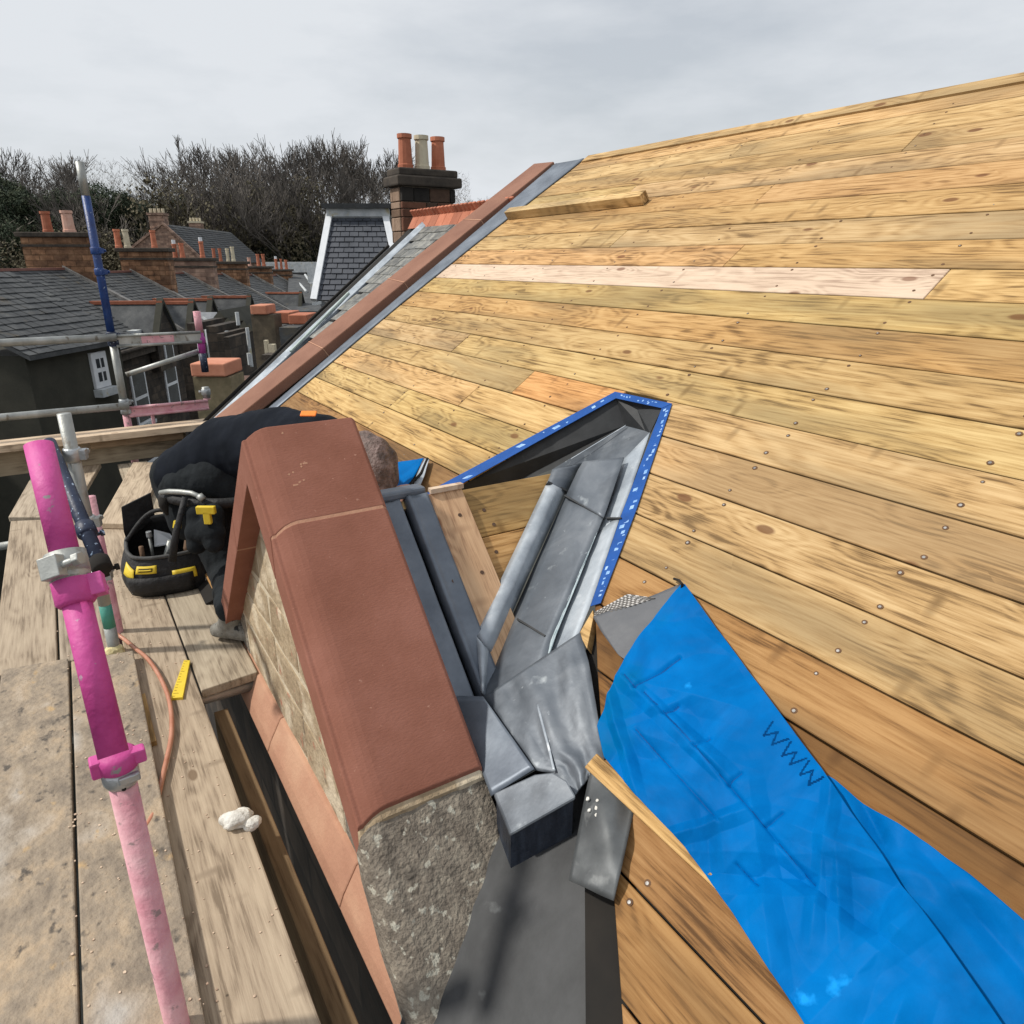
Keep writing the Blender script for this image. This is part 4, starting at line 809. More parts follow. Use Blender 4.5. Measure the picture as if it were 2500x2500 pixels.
def rail(label, a, c, r, m, name='scaffold_rail'):
    t = thing(name, label, 'scaffold rail', a, 'scaffold rails'); b = MB(); b.tube([a, c], r, 16); b.obj('tube', m, t, smooth=True); return t
rail('upper grey guard rail running left from the blue pole', Vector((-1.8, YF-.06, ony(200, 826, YF).z)), Vector((Ap.x+.03, YF-.06, ony(200, 826, YF).z)), RA, GALV)
rail('lower grey guard rail running left from the blue pole', Vector((-1.8, YF-.06, ony(200, 998, YF).z)), Vector((Ap.x+.03, YF-.06, ony(200, 998, YF).z)), RA, GALV)
rail('thin grey diagonal brace between the blue pole and the magenta pole', ony(308, 915, YF+.05), ony(484, 858, YF+.05), .022, GALV)
for lab, ya, yb, m, m2, xe in (('upper grey and pink double rail between the far poles', 814, 838, GALV, PINKL, Dp.x), ('lower faded pink double rail between the far poles', 986, 1006, PINKL, PINKL, Cp.x)):
    za, zb = ony(400, ya, YF).z, ony(400, yb, YF).z; t = thing('double_rail', lab, 'scaffold rail', Vector((Ap.x, YF, zb)), 'scaffold rails')
    for zq in (za, zb):
        b = MB(); b.tube([(Ap.x+.02, YF-.04, zq), (xe, YF-.04, zq)], .013, 12); b.obj('tube', m, t, smooth=True)
    b = MB(); b.abox((Ap.x+.03, YF-.038, zb), (xe, YF-.030, za)); b.obj('web_plate', GALV if m is GALV else PINKL, t)
    if m is GALV:
        x0, x1 = ony(345, 826, YF-.05).x, ony(425, 826, YF-.05).x; b = MB(); b.abox((x0, YF-.044, zb+.012), (x1, YF-.0385, za-.012)); b.obj('pink_paint_patch', PINKL, t)
b = MB(); p = ony(372, 1012, YF); b.tube([p, p-Z_*.25], .015, 10); o = b.obj('scaffold_tube', PINKL); tag(o, 'short faded pink tube below the lower pink rail', 'scaffold tube')
# ------------------------------------------------------------------ things on the walkway
pts = [onz(x, y, -1.583 if 1555 < y < 1960 else -1.565) for x, y in [(279, 1545), (300, 1558), (330, 1583), (357, 1605), (380, 1635), (398, 1668), (412, 1705), (419, 1750), (418, 1800), (408, 1850), (396, 1900), (385, 1950), (372, 1992), (352, 2030), (330, 2090)]]
sp = []
for i in range(len(pts)-1):
    for k in range(5):
        t = k/5; p0, p1, p2, p3 = pts[max(i-1, 0)], pts[i], pts[i+1], pts[min(i+2, len(pts)-1)]
        sp.append(.5*((2*p1)+(-p0+p2)*t+(2*p0-5*p1+4*p2-p3)*t*t+(-p0+3*p1-3*p2+p3)*t**3))
b = MB(); b.tube(sp, .0085, 10); o = b.obj('hose', COPPER, smooth=True); tag(o, 'copper coloured hose curving along the walkway boards', 'hose')
t = thing('yellow_rule', 'yellow marked rule lying on the walkway beside the copper hose', 'rule', onz(440, 1660, -1.6))
P = [onz(*p, -1.588) for p in ((449, 1611), (464, 1612), (446, 1702), (416, 1704))]; b = MB(); b.prism(P, (0, 0, -.012)); b.obj('blade', YELLOW, t, bevel=.001)
b = MB()
for i in range(14):
    f = (i+.5)/14; a = P[0].lerp(P[3], f); c = P[1].lerp(P[2], f); l = .75 if i % 4 == 0 else .35; e = a.lerp(c, l*.6+.12); s_ = a.lerp(c, .12); d = (P[3]-P[0]).normalized()*.0012
    b.prism([s_-d+Z_*.0008, e-d+Z_*.0008, e+d+Z_*.0008, s_+d+Z_*.0008], (0, 0, -.001))
stuff(b.obj('tick_mark', mat('brown_mark', [(.25, .14, .02), (.35, .2, .03)], 9, bump=0), t))
for (px, py, r, lab, m) in [(590, 2005, .040, 'rounded white plaster lump at the edge of the long walkway board', PLASTER), (632, 2012, .026, 'smaller pinkish plaster lump hanging at the board edge', PLASTER)]:
    bm = bmesh.new(); bmesh.ops.create_icosphere(bm, subdivisions=4, radius=r)
    for v in bm.verts: v.co = Vector((v.co.x*1.1, v.co.y*.9, v.co.z*.7))*(1+.5*noise.noise(v.co*26+Vector((px, 0, 0)))+.12*noise.noise(v.co*90))
    me = bpy.data.meshes.new('plaster_lump'); bm.to_mesh(me); me.materials.append(m); bm.free()
    for pl in me.polygons: pl.use_smooth = True
    o = link('plaster_lump', me, Matrix.Translation(onz(px, py, -1.6)+Vector((-.01 if px < 600 else -.02, 0, r*.45)))); tag(o, lab, 'plaster')
b = MB()
for i in range(420):                                        # chips and crumbs
    x = random.uniform(-.24, .22); y = random.uniform(.6, 4.6); z = -1.5995 if x > .03 else -1.5575
    if x > .2 and y > 3: continue
    r = random.uniform(.001, .0045); b.prism([(x+r*cos(a)*random.uniform(.6, 1.2), y+r*sin(a), z+.002) for a in (0, 1.3, 2.6, 3.9, 5.2)], (0, 0, -.002))
stuff(tag(b.obj('wood_chips', PALE), 'scattered pale wood chips and crumbs on the walkway boards', 'debris'))
b = MB(); b.prism([(.262, .9, -1.70), (.315, .9, -1.70), (.315, 2.66, -1.70), (.262, 2.66, -1.70)], (0, 0, -.20)); M_ = Matrix.Translation((.29, 1.8, -1.7)); b.v = [p-Vector((.29, 1.8, -1.7)) for p in b.v]
o = b.obj('timber_beam', OLDW, M=M_, bevel=.004); tag(o, 'dark old timber on edge in the gap between the walkway and the stone wall', 'timber'); o.color = (.42, .34, .24, 1)
# ------------------------------------------------------------------ tool bag
bc = onz(424, 1418, -1.6); vw = Vector((-bc.x, -bc.y, 0)).normalized(); rt = Z_.cross(vw).normalized()
if rt.dot(R_) < 0: rt = -rt
bag = thing('tool_bag', 'open black tool bag with yellow trim standing on the walkway, full of tools', 'tool bag', bc)
def bagp(a, f, grow=0):                              # a: angle from the viewer's side, f: 0 foot .. 1 rim
    back = (1-cos(a))/2; top = .20+.12*back**2; z = top*f
    rx = (.185+.045*sin(pi*min(1, f*.85+.15)))+grow; ry = (.145+.04*sin(pi*min(1, f*.8+.2)))+grow
    sx, sy_ = sin(a), cos(a); e = .75
    sx = math.copysign(abs(sx)**e, sx); sy_ = math.copysign(abs(sy_)**e, sy_)
    wv = .004*noise.noise(Vector((sx*5, sy_*5, f*5)))
    return bc+rt*(rx+wv)*sx+vw*(ry+wv)*sy_+Z_*z
n = 48
b = MB(); rings = [[bagp(2*pi*k/n, f) for k in range(n)] for f in (0, .05, .2, .35, .5, .65, .8, .92, 1)]
vs = [p for r_ in rings for p in r_]; fs = [[i*n+k, i*n+(k+1) % n, (i+1)*n+(k+1) % n, (i+1)*n+k] for i in range(8) for k in range(n)]
b.add(vs, fs); b.add(rings[0], [list(range(n))]); b.obj('body', BAGM, bag, smooth=True, solid=.008)
b = MB(); b.tube([bagp(2*pi*k/n, 1.0, .002) for k in range(n+1)], .010, 8, cap=False); b.obj('rim', mat('grey_webbing', [(.05, .05, .05), (.09, .09, .088)], 30, bump=.3), bag, smooth=True)
def band(name, a0, a1, f0, f1, m, grow=.004, k=10, tilt=0):
    b = MB(); P = [[bagp(a0+(a1-a0)*i/k, f0+tilt*i/k+(f1-f0)*j/3, grow) for i in range(k+1)] for j in range(4)]; b.grid(P); return b.obj(name, m, bag, smooth=True, solid=-.003)
band('yellow_trim', -1.15, -.75, .60, .86, YELLOW, tilt=-.12); band('yellow_trim', -.85, .05, .47, .52, YELLOW, .006); band('yellow_trim', .0, .38, .40, .66, YELLOW, .007)
band('name_label', -.68, -.20, .66, .84, YELLOW, .008)
band('label_print', -.60, -.28, .71, .79, BLACK, .0105); band('label_print', -.59, -.29, .735, .765, YELLOW, .0120)
b_ = band('side_pocket', .60, 1.35, .18, .80, BAGM, .016); band('pocket_trim', .66, 1.30, .55, .74, mat('dull_yellow', [(.28, .20, .03), (.4, .3, .05)], 9, bump=.2), .020); band('front_pocket', -1.0, .30, .06, .56, BAGM, .009)
b = MB(); P0, P1 = bagp(-1.1, 1.0), bagp(pi-.6, 1.0); pts = []
for i in range(17):
    t = i/16; p = bagp(-1.75, 1).lerp(bagp(1.2, 1), t)+Z_*.16*sin(pi*t)+(-vw)*.05*sin(pi*t); pts.append(p)
b.tube(pts, .011, 8); b.obj('handle', BAGM, bag, smooth=True)
b = MB(); P = [bagp(-1.9, .95), bagp(pi+.1, .95), bagp(pi+.1, .95)+Z_*.15, bagp(-2.0, .95)+Z_*.17, bagp(-1.8, .95)+Z_*.06]; b.prism(P, -vw*.012); b.obj('back_flap', BAGM, bag, bevel=.004)
def tool(label, a, fx, fy, l, r, m, lean=(0, 0), head=None, cat='hand tool'):
    p = bc+rt*fx+vw*fy+Z_*.10; q = p+rt*lean[0]+vw*lean[1]+Z_*l
    t = thing('hand_tool', label, cat, p, 'tools in the black tool bag'); b = MB(); b.tube([p, q], r, 10); b.obj('handle', m, t, smooth=True)
    if head: b = MB(); head(b, q, (q-p).normalized()); b.obj('head', STEEL, t, bevel=.002)
tool('brown handled tool at the left side of the tool bag', 0, -.12, .03, .13, .012, LEATH)
tool('bright steel tipped tool in the left half of the tool bag', 0, -.075, -.01, .16, .008, GALV, head=lambda b, q, d: b.tube([q, q+d*.03], .014, 10))
tool('dull grey tool lying across the middle of the tool bag', 0, -.03, .0, .13, .018, GALV, lean=(.05, .02))
tool('brown leather handled tool at the right side of the tool bag', 0, .07, .02, .12, .020, LEATH, lean=(.03, .01))
tool('second leather handled tool by the right rim of the tool bag', 0, .11, .05, .09, .014, LEATH, lean=(.03, .02))
b = MB(); b.prism([bc-rt*.06+Z_*.20-vw*.03, bc+rt*.05+Z_*.20-vw*.03, bc+rt*.02+Z_*.235-vw*.09, bc-rt*.05+Z_*.27-vw*.09], (0, 0, -.006)); o = b.obj('white_card', WHITE); tag(o, 'white card sticking out at the back of the tool bag', 'card')
b = MB(); b.prism([bagp(2*pi*k/24, .45, -.01) for k in range(24)], (0, 0, -.02)); b.obj('painted_inside_shade', BLACK, bag)  # black disc added as the shade inside the bag
# ------------------------------------------------------------------ workman
man = thing('person', 'workman in a navy jacket bent double behind the gable, working on the roof', 'person', onz(500, 1500, -1.6))
def blob(name, m, chains, voxel=.014, smooth=6, disp=0, parent=man, ell=()):
    bm = bmesh.new()
    def ball(c, r, sc=(1, 1, 1)):
        g_ = bmesh.ops.create_icosphere(bm, subdivisions=3, radius=1)
        for v in g_['verts']: v.co = Vector((v.co.x*r*sc[0], v.co.y*r*sc[1], v.co.z*r*sc[2]))+c
    for ch in chains:
        for (a, ra), (c, rc) in zip(ch, ch[1:]):
            k = max(2, int((c-a).length/(min(ra, rc)*.35)))
            for i in range(k+1): ball(a.lerp(c, i/k), ra+(rc-ra)*i/k)
    for c, r, sc in ell: ball(c, r, sc)
    me = bpy.data.meshes.new(name); cen = sum((v.co for v in bm.verts), Vector())/len(bm.verts)
    for v in bm.verts: v.co -= cen
    bm.to_mesh(me); bm.free(); me.materials.append(m)
    o = link(name, me, Matrix.Translation(cen), parent)
    k = o.modifiers.new('r', 'REMESH'); k.mode = 'VOXEL'; k.voxel_size = voxel; k.use_smooth_shade = True
    k = o.modifiers.new('s', 'SMOOTH'); k.iterations = smooth; k.factor = .6
    if disp:
        tx = bpy.data.textures.new(name+'_folds', 'CLOUDS'); tx.noise_scale = .13; tx.noise_depth = 2
        k = o.modifiers.new('d', 'DISPLACE'); k.texture = tx; k.strength = disp; k.mid_level = .5
    return o
foot = onz(580, 1572, -1.6); foot2 = onz(500, 1430, -1.6)
hipc = at(470, 1190, 3.55); knee = at(556, 1400, 3.50); ank = foot+Vector((.0, .05, .12)); knee2 = at(490, 1350, 3.95); ank2 = foot2+Vector((.05, .05, .12))
sh = at(780, 1085, 3.2); neck = at(862, 1100, 3.10); head = at(914, 1142, 3.05)
rs = sh+Vector((-.02, -.10, -.05)); ls = sh+Vector((.05, .14, -.04)); el = rs+Vector((.10, -.02, -.17)); hd = at(905, 1262, 2.95); hd.z = roofpt(0, 0, 0).z*0+max(hd.z, -1.12)
el2 = ls+Vector((.14, .02, -.12)); hd2 = onroof(945, 1215, .04)
# one continuous body: trunk, neck, head, arms, legs and hands with five fingers
def hand(w, tip_dir, side):
    d = tip_dir.normalized(); s_ = d.cross(RN).normalized()*side; ch = [[(w, .030), (w+d*.045, .036), (w+d*.085, .034)]]
    for k, l in zip((-1.5, -.5, .5, 1.5), (.052, .064, .060, .046)):
        b0 = w+d*.085+s_*.018*k; ch.append([(b0, .011), (b0+d*l*.5+RN*.006, .010), (b0+d*l-RN*.014, .0085)])
    b0 = w+d*.03+s_*-.034; ch.append([(b0, .013), (b0+d*.035-s_*.018, .0115), (b0+d*.062-s_*.014, .010)]); return ch
blob('body', SKIN, [[(hipc, .11), (at(620, 1110, 3.4), .11), (sh, .11), (neck, .055), (head, .075)], [(hipc, .08), (knee, .06), (ank, .045)], [(hipc, .08), (knee2, .06), (ank2, .045)],
     [(rs, .05), (el, .042), (hd, .03)], [(ls, .05), (el2, .042), (hd2, .03)]]+hand(hd, Vector((.5, -.1, .3)), 1)+hand(hd2, Vector((.4, -.5, .28)), -1), .008, 2,
     ell=[(head, .10, (1, .8, .95)), (head+Vector((.01, -.02, -.07)), .05, (1, .8, 1)), (head+Vector((.02, -.03, -.115)), .018, (1, .7, 1.2)), (head+Vector((0, -.085, -.01)), .022, (.8, .4, 1.2))])
blob('jacket', JACKET, [[(at(462, 1160, 3.55), .165), (at(560, 1098, 3.46), .168), (at(685, 1085, 3.32), .175), (at(778, 1092, 3.2), .155), (at(838, 1100, 3.12), .09)],
     [(rs, .085), (el, .066), (el.lerp(hd, .8), .048)], [(ls, .085), (el2, .066), (el2.lerp(hd2, .8), .048)]], .011, 4, .022)
blob('trousers', TROUS, [[(at(445, 1165, 3.56), .15), (at(475, 1260, 3.52), .13)], [(at(470, 1175, 3.50), .14), (at(535, 1160, 3.45), .145), (at(600, 1190, 3.48), .13)], [(at(500, 1220, 3.52), .125), (knee, .088), (ank+Z_*.03, .062)], [(at(450, 1215, 3.66), .12), (knee2, .085), (ank2+Z_*.03, .062)]], .012, 4, .03)
for f_, a_ in ((foot, ank), (foot2, ank2)):
    blob('boot', BOOT, [[(f_+Vector((-.06, .09, .045)), .036), (f_+Vector((.01, .03, .045)), .038), (f_+Vector((.07, -.03, .035)), .036)], [(f_+Vector((-.03, .07, .05)), .045), (a_, .050)]], .009, 4, .01)
blob('hair', HAIR, [[(at(893, 1075, 3.07), .045), (at(912, 1105, 3.05), .075), (at(918, 1150, 3.03), .082), (at(928, 1200, 3.02), .060)], [(at(940, 1120, 3.06), .055), (at(948, 1170, 3.05), .05)]], .007, 2, .022)
blob('belt', BAGM, [[(at(398, 1213, 3.42), .024), (at(430, 1220, 3.34), .026), (at(480, 1228, 3.30), .026), (at(530, 1230, 3.30), .026), (at(590, 1225, 3.35), .024)]], .008, 3)
b = MB(); b.tube([at(392, 1203, 3.36), at(412, 1200, 3.33), at(440, 1201, 3.30), at(468, 1204, 3.28), at(492, 1214, 3.26)], [.012, .013, .013, .012, .011], 10); b.tube([at(486, 1210, 3.25), at(497, 1220, 3.25)], .017, 10)
o = b.obj('hammer_bar', GALV, smooth=True); tag(o, "grey metal bar tool hung on the workman's belt", 'hand tool')
b = MB(); b.tube([at(399, 1216, 3.36), at(400, 1235, 3.36), at(409, 1258, 3.37)], [.026, .022, .006], 10); b.tube([at(419, 1215, 3.36), at(424, 1228, 3.36)], .012, 8); o = b.obj('pincers', BLACK, smooth=True); tag(o, "black pointed tool hanging below the workman's belt", 'hand tool')
b = MB(); b.tube([at(452, 1214, 3.27), at(440, 1260, 3.26), at(430, 1300, 3.25), at(420, 1370, 3.27)], [.014, .014, .017, .018], 10); o = b.obj('tool_strap', BAGM, smooth=True); tag(o, "long black strap hanging from the workman's belt into the tool bag", 'strap')
b = MB(); b.tube([at(434, 1274, 3.26), at(432, 1288, 3.27)], .019, 10); o2 = b.obj('yellow_clip', YELLOW); tag(o2, 'small yellow clip on the long black strap', 'clip')
pouch = thing('tool_pouch', "black tool pouch on the workman's hip holding a yellow tape measure", 'tool pouch', at(500, 1300, 3.27))
blob('pouch_body', TROUS, [[(at(478, 1258, 3.30), .050), (at(480, 1330, 3.28), .048)], [(at(520, 1255, 3.26), .050), (at(522, 1325, 3.24), .048)], [(at(480, 1300, 3.27), .055), (at(522, 1300, 3.24), .055)]], .009, 3, .012, parent=pouch)
c = at(503, 1245, 3.17); u = R_; v = Vector((0, 0, 1)); f = u.cross(v)
b = MB(); b.box(c, u*.042, f*.012, v*.018); b.box(c-v*.036+u*.002, u*.016, f*.012, v*.030); o = b.obj('tape_measure', YELLOW, bevel=.004); tag(o, "yellow tape measure clipped upright on the workman's black pouch", 'tape measure')
c = at(753, 1010, 3.05); b = MB(); b.box(c, R_*.034, (U_*.7+F_*.7)*.018, (U_*.7-F_*.7)*.004); b.obj('orange_tag', ORANGE, man, bevel=.004)
# ------------------------------------------------------------------ the street behind: row of houses falling away
RD = Vector((sin(radians(27.4)), cos(radians(27.4)), 0)); QD = Vector((cos(radians(27.4)), -sin(radians(27.4)), 0))
def rp_(t, q, z): return RD*t+QD*q+Z_*z
def rh(x, y, t):
    p = hit(x, y, RD, t); return p.dot(QD), p.z
def rbox(b, t0, t1, q0, q1, z0, z1): b.box(rp_((t0+t1)/2, (q0+q1)/2, (z0+z1)/2), QD*(q1-q0)/2, RD*(t1-t0)/2, Z_*(z1-z0)/2)
RFR = frame(Vector((0, 0, 0)), QD, RD, Z_)
def rmesh(b, name, m, parent, **k):                 # keep local axes along the row so that coursed materials run level
    c = sum(b.v, Vector())/len(b.v); M_ = frame(c, QD, RD, Z_); inv = M_.inverted(); b.v = [inv@p for p in b.v]; return b.obj(name, m, parent, M=M_, **k)
def pot(parent, c, h, r, m, cap=None):
    b = MB(); b.tube([c, c+Z_*h*.12, c+Z_*h*.14, c+Z_*h*.86, c+Z_*h*.88, c+Z_*h], [r*1.12, r*1.12, r, r*.88, r*1.05, r*1.05], 12); b.obj('chimney_pot', m, parent, smooth=False)
    if cap: b = MB(); b.tube([c+Z_*h, c+Z_*(h+.22)], r*.8, 10); b.obj('metal_cowl', cap, parent)
def courses(parent, P, n, m, name='slate_courses', step=.02):
    """overlapping slate courses on a quad ridge-a, ridge-b, eave-b, eave-a"""
    a, b_, c, d = P; nn = (b_-a).cross(d-a).normalized()
    if nn.z < 0: nn = -nn
    b = MB()
    for i in range(n):
        f0, f1 = i/n, (i+1.12)/n; f1 = min(f1, 1)
        L0, R0, L1, R1 = a.lerp(d, f0), b_.lerp(c, f0), a.lerp(d, f1), b_.lerp(c, f1); k = 14
        for j in range(k):
            u0, u1 = j/k, (j+1)/k-.004; e = nn*random.uniform(-.006, .008); b.add([L0.lerp(R0, u0)+e, L0.lerp(R0, u1)+e, L1.lerp(R1, u1)+nn*step+e, L1.lerp(R1, u0)+nn*step+e, L1.lerp(R1, u1)-nn*.02, L1.lerp(R1, u0)-nn*.02], [[0, 1, 2, 3], [3, 2, 4, 5]])
    return stuff(rmesh(b, name, m, parent))
bt = [10, 17.5, 24.8, 31.7, 38.0, 45.2, 52.6, 60.2, 68.5, 77]
chim = {3: ((40, 222), (575, 690)), 4: ((283, 412), (612, 700)), 5: ((415, 522), (635, 700)), 6: ((522, 602), (643, 700)), 7: ((602, 662), (654, 700)), 8: ((662, 712), (661, 700))}
ordn = ['nearest', 'second', 'third', 'fourth', 'fifth', 'sixth', 'seventh', 'eighth', 'farthest']
QR, QE = -15.6, -11.4
for i in range(9):
    t0, t1 = bt[i], bt[i+1]; zr = -.35-.19*(i-2); ze = zr-2.45
    hs = thing('terraced_house', f'{ordn[i]} house of the dark slated terrace stepping down the street on the left', 'house', rp_(t0, -13, -14), 'terraced houses across the left of the view')
    b = MB(); b.prism([rp_(t0, QR, zr-.03), rp_(t0, QE, ze-.03), rp_(t0, QE, -14), rp_(t0, -19.6, -14), rp_(t0, -19.6, ze-.03)], RD*(t1-t0)); rmesh(b, 'wall', DARKST, hs)
    courses(hs, [rp_(t0, QR, zr), rp_(t1, QR, zr), rp_(t1, QE+.15, ze-.07), rp_(t0, QE+.15, ze-.07)], 24, SLATED)
    b = MB(); b.prism([rp_(t0, QR, zr), rp_(t1, QR, zr), rp_(t1, -19.7, ze), rp_(t0, -19.7, ze)], (0, 0, -.03)); rmesh(b, 'rear_slope', SLATED, hs)
    b = MB(); rbox(b, t0, t1, QR-.09, QR+.09, zr-.02, zr+.07); rmesh(b, 'ridge', mat('ridge_red_%d' % i, [(.16, .07, .055), (.24, .11, .085)], 4, bump=.1), hs)
    b = MB(); sk = [(QR, zr+.12), (QE+.1, ze+.09)]; b.prism([rp_(t1-.14, QR, zr+.14), rp_(t1+.14, QR, zr+.14), rp_(t1+.14, QE+.2, ze+.05), rp_(t1-.14, QE+.2, ze+.05)], (0, 0, -.22)); rmesh(b, 'skew_coping', mat('skew_%d' % i, [(.14, .13, .12), (.36, .34, .31)], 3, bump=.3), hs)
    b = MB(); rbox(b, t0, t1, QE, QE+.28, ze-.42, ze-.10); rmesh(b, 'eaves_cornice', STONE if i > 4 else CAPST, hs)
    for kk, (dt, zz_) in enumerate(((.28, -1.9), (.72, -1.9), (.28, -5.2), (.72, -5.2))):
        tc_ = t0+(t1-t0)*dt; b = MB(); rbox(b, tc_-.62, tc_+.62, QE-.02, QE+.05, ze+zz_-.95, ze+zz_+.95); f_ = rmesh(b, 'window_frame', WHITE, hs)
        for s_ in (-.46, .46):
            b = MB(); rbox(b, tc_-.50, tc_+.50, QE+.0, QE+.062, ze+zz_+s_-.40, ze+zz_+s_+.40); rmesh(b, 'pane', GLASS, f_)
        b = MB(); rbox(b, tc_-.7, tc_+.7, QE, QE+.16, ze+zz_-1.08, ze+zz_-.95); rmesh(b, 'sill', WHITEG, f_)
    b = MB(); b.tube([rp_(t1-.5, QE+.3, ze-.3), rp_(t1-.5, QE+.3, -13)], .06, 8); b.obj('downpipe', WHITEG, hs)
    b = MB(); b.tube([rp_(t0, QE+.36, ze-.12), rp_(t1, QE+.36, ze-.12)], .07, 8); b.obj('gutter', CAPST, hs)
    # gabled dormers facing the street
    for dt in {1: (.3,), 2: (.62,), 3: (.12, .52), 4: (.5,), 6: (.4,)}.get(i, ()):
        tc_ = t0+(t1-t0)*dt; zd = ze+1.28; qf = QE+.35; hw = .95
        b = MB(); b.prism([rp_(tc_, qf, zd-.02), rp_(tc_+hw, qf, zd-1.25), rp_(tc_+hw, qf, ze-1.2), rp_(tc_-hw, qf, ze-1.2), rp_(tc_-hw, qf, zd-1.25)], -QD*.3); g_ = rmesh(b, 'dormer_gable', DARKST, hs)
        qb = QR+2.0
        for sg in (-1, 1): b = MB(); b.prism([rp_(tc_, qf+.08, zd+.04), rp_(tc_+sg*(hw+.1), qf+.08, zd-1.32), rp_(tc_+sg*(hw+.1), qb, zd-1.32), rp_(tc_, qb, zd+.04)], (0, 0, -.05)); rmesh(b, 'dormer_slope', SLATED, hs)
        b = MB(); b.prism([rp_(tc_-.13, qf+.1, zd+.06), rp_(tc_+.13, qf+.1, zd+.06), rp_(tc_+.13, qb, zd+.06), rp_(tc_-.13, qb, zd+.06)], (0, 0, -.12)); rmesh(b, 'dormer_ridge', TERRA, hs)
        for sg in (-1, 1):
            b = MB(); b.prism([rp_(tc_, qf+.12, zd+.16), rp_(tc_+sg*(hw+.12), qf+.12, zd-1.22), rp_(tc_+sg*(hw+.12), qf-.12, zd-1.22), rp_(tc_, qf-.12, zd+.16)], (0, 0, -.16)); rmesh(b, 'dormer_coping', GREENST, hs)
        b = MB(); rbox(b, tc_-.42, tc_+.42, qf, qf+.05, ze-.95, ze-.05); rmesh(b, 'dormer_window', WHITE, hs); b = MB(); rbox(b, tc_-.33, tc_+.33, qf, qf+.062, ze-.86, ze-.14); rmesh(b, 'dormer_pane', GLASS, hs)
    if i in chim:
        (xl, xr), (yt, yb) = chim[i]; ql, zt = rh(xl, yt, bt[i]); qr_, _ = rh(xr, yt, bt[i])
        ch = thing('chimney_stack', ['stone chimney stack with one big pink pot at the far left', 'wide stone chimney stack with two red pots and a cream pot', 'pinkish stone chimney stack with silver cowled red pots', 'stone chimney stack with cream and red pots, fourth along the terrace', 'small stone chimney stack with orange twin pots', 'farthest stone chimney stack with a silver cowl'][i-3], 'chimney', rp_(bt[i], (ql+qr_)/2, -2), 'chimney stacks along the terrace')
        w_ = .75; b = MB(); rbox(b, bt[i], bt[i]+w_, ql+.12, qr_-.12, -4, zt-.05); rmesh(b, 'stack', STONE if i != 5 else STONEP, ch)
        b = MB(); rbox(b, bt[i]-.14, bt[i]+w_+.14, ql-.02, qr_+.02, zt-.05, zt+.13); rmesh(b, 'cap', CAPST, ch, bevel=.03)
        b = MB(); rbox(b, bt[i]-.06, bt[i]+w_+.06, ql+.08, qr_-.08, zt-.42, zt-.32); rmesh(b, 'string_band', CAPST, ch)
        pl = {3: [(172, 50, 27, PINKPOT, 0), (120, 48, 22, TERRA, 0)], 4: [(292, 43, 15, TERRA, 0), (313, 43, 15, BUFF, 0), (379, 41, 13, TERRA, 0)], 5: [(430, 32, 11, TERRA, WHITE), (447, 34, 12, TERRA, 0), (496, 38, 11, TERRA, WHITE)],
              6: [(525, 30, 8, TERRA, 0), (540, 30, 8, TERRA, 0), (558, 30, 8, BUFF, 0), (571, 34, 9, BUFF, 0)], 7: [(610, 20, 8, PINKPOT, 0), (632, 28, 8, TERRA, 0), (645, 28, 8, TERRA, 0)], 8: [(676, 24, 7, TERRA, WHITE), (688, 24, 6, TERRA, 0), (700, 22, 7, TERRA, 0)]}[i]
        for (px, hp, wp, m, cp) in pl:
            q_, _ = rh(px, yt, bt[i]+.4); dep = rp_(bt[i]+.4, q_, zt).dot(F_); pot(ch, rp_(bt[i]+.4, q_, zt+.12), hp*dep/FPX, wp*dep/FPX/2, m, cp or None)
# white window on the near dark facade, roof vent
b = MB(); p = rp_(30, -12.6, -2.05+.02); b.abox(p-Vector((.12, .12, .1)), p+Vector((.12, .12, .28))); o = b.obj('roof_vent', WHITE, bevel=.02); tag(o, 'small white vent standing on the dark slates left of the magenta pole', 'vent')
b = MB(); rbox(b, 27.8, 29.0, -12.3, -11.6, -2.75, -2.45); o = rmesh(b, 'roof_light', WHITEG, None); tag(o, 'pale flat roof light low on the dark slates', 'roof light')
# rows of grime and ledges on the stacks are in the material; pink gabled house beyond
T = 75; gh = thing('gabled_house', 'pink sandstone house with stepped gable and two chimneys below the wood', 'house', rp_(T, -27, -6))
gl, gz = rh(316, 612, T); ga, gaz = rh(398, 548, T); gr, grz = rh(500, 640, T)
b = MB(); b.prism([rp_(T, ga, gaz), rp_(T, gr, grz), rp_(T, gr, -14), rp_(T, gl-1, -14), rp_(T, gl, gz)], RD*22); rmesh(b, 'wall', STONEP, gh)
courses(gh, [rp_(T+.2, ga, gaz+.06), rp_(T+22, ga, gaz+.06), rp_(T+22, gr+.4, grz-.1), rp_(T+.2, gr+.4, grz-.1)], 16, SLATED, step=.05)
b = MB(); b.prism([rp_(T, ga, gaz+.05), rp_(T+22, ga, gaz+.05), rp_(T+22, gl-.3, gz), rp_(T, gl-.3, gz)], (0, 0, -.05)); rmesh(b, 'rear_slope', SLATED, gh)
for sgn, (q1, z1) in ((1, (gr, grz)), (-1, (gl, gz))): b = MB(); b.prism([rp_(T-.2, ga, gaz+.25), rp_(T+.2, ga, gaz+.25), rp_(T+.2, q1, z1+.2), rp_(T-.2, q1, z1+.2)], (0, 0, -.25)); rmesh(b, 'skew_coping', STONEP, gh)
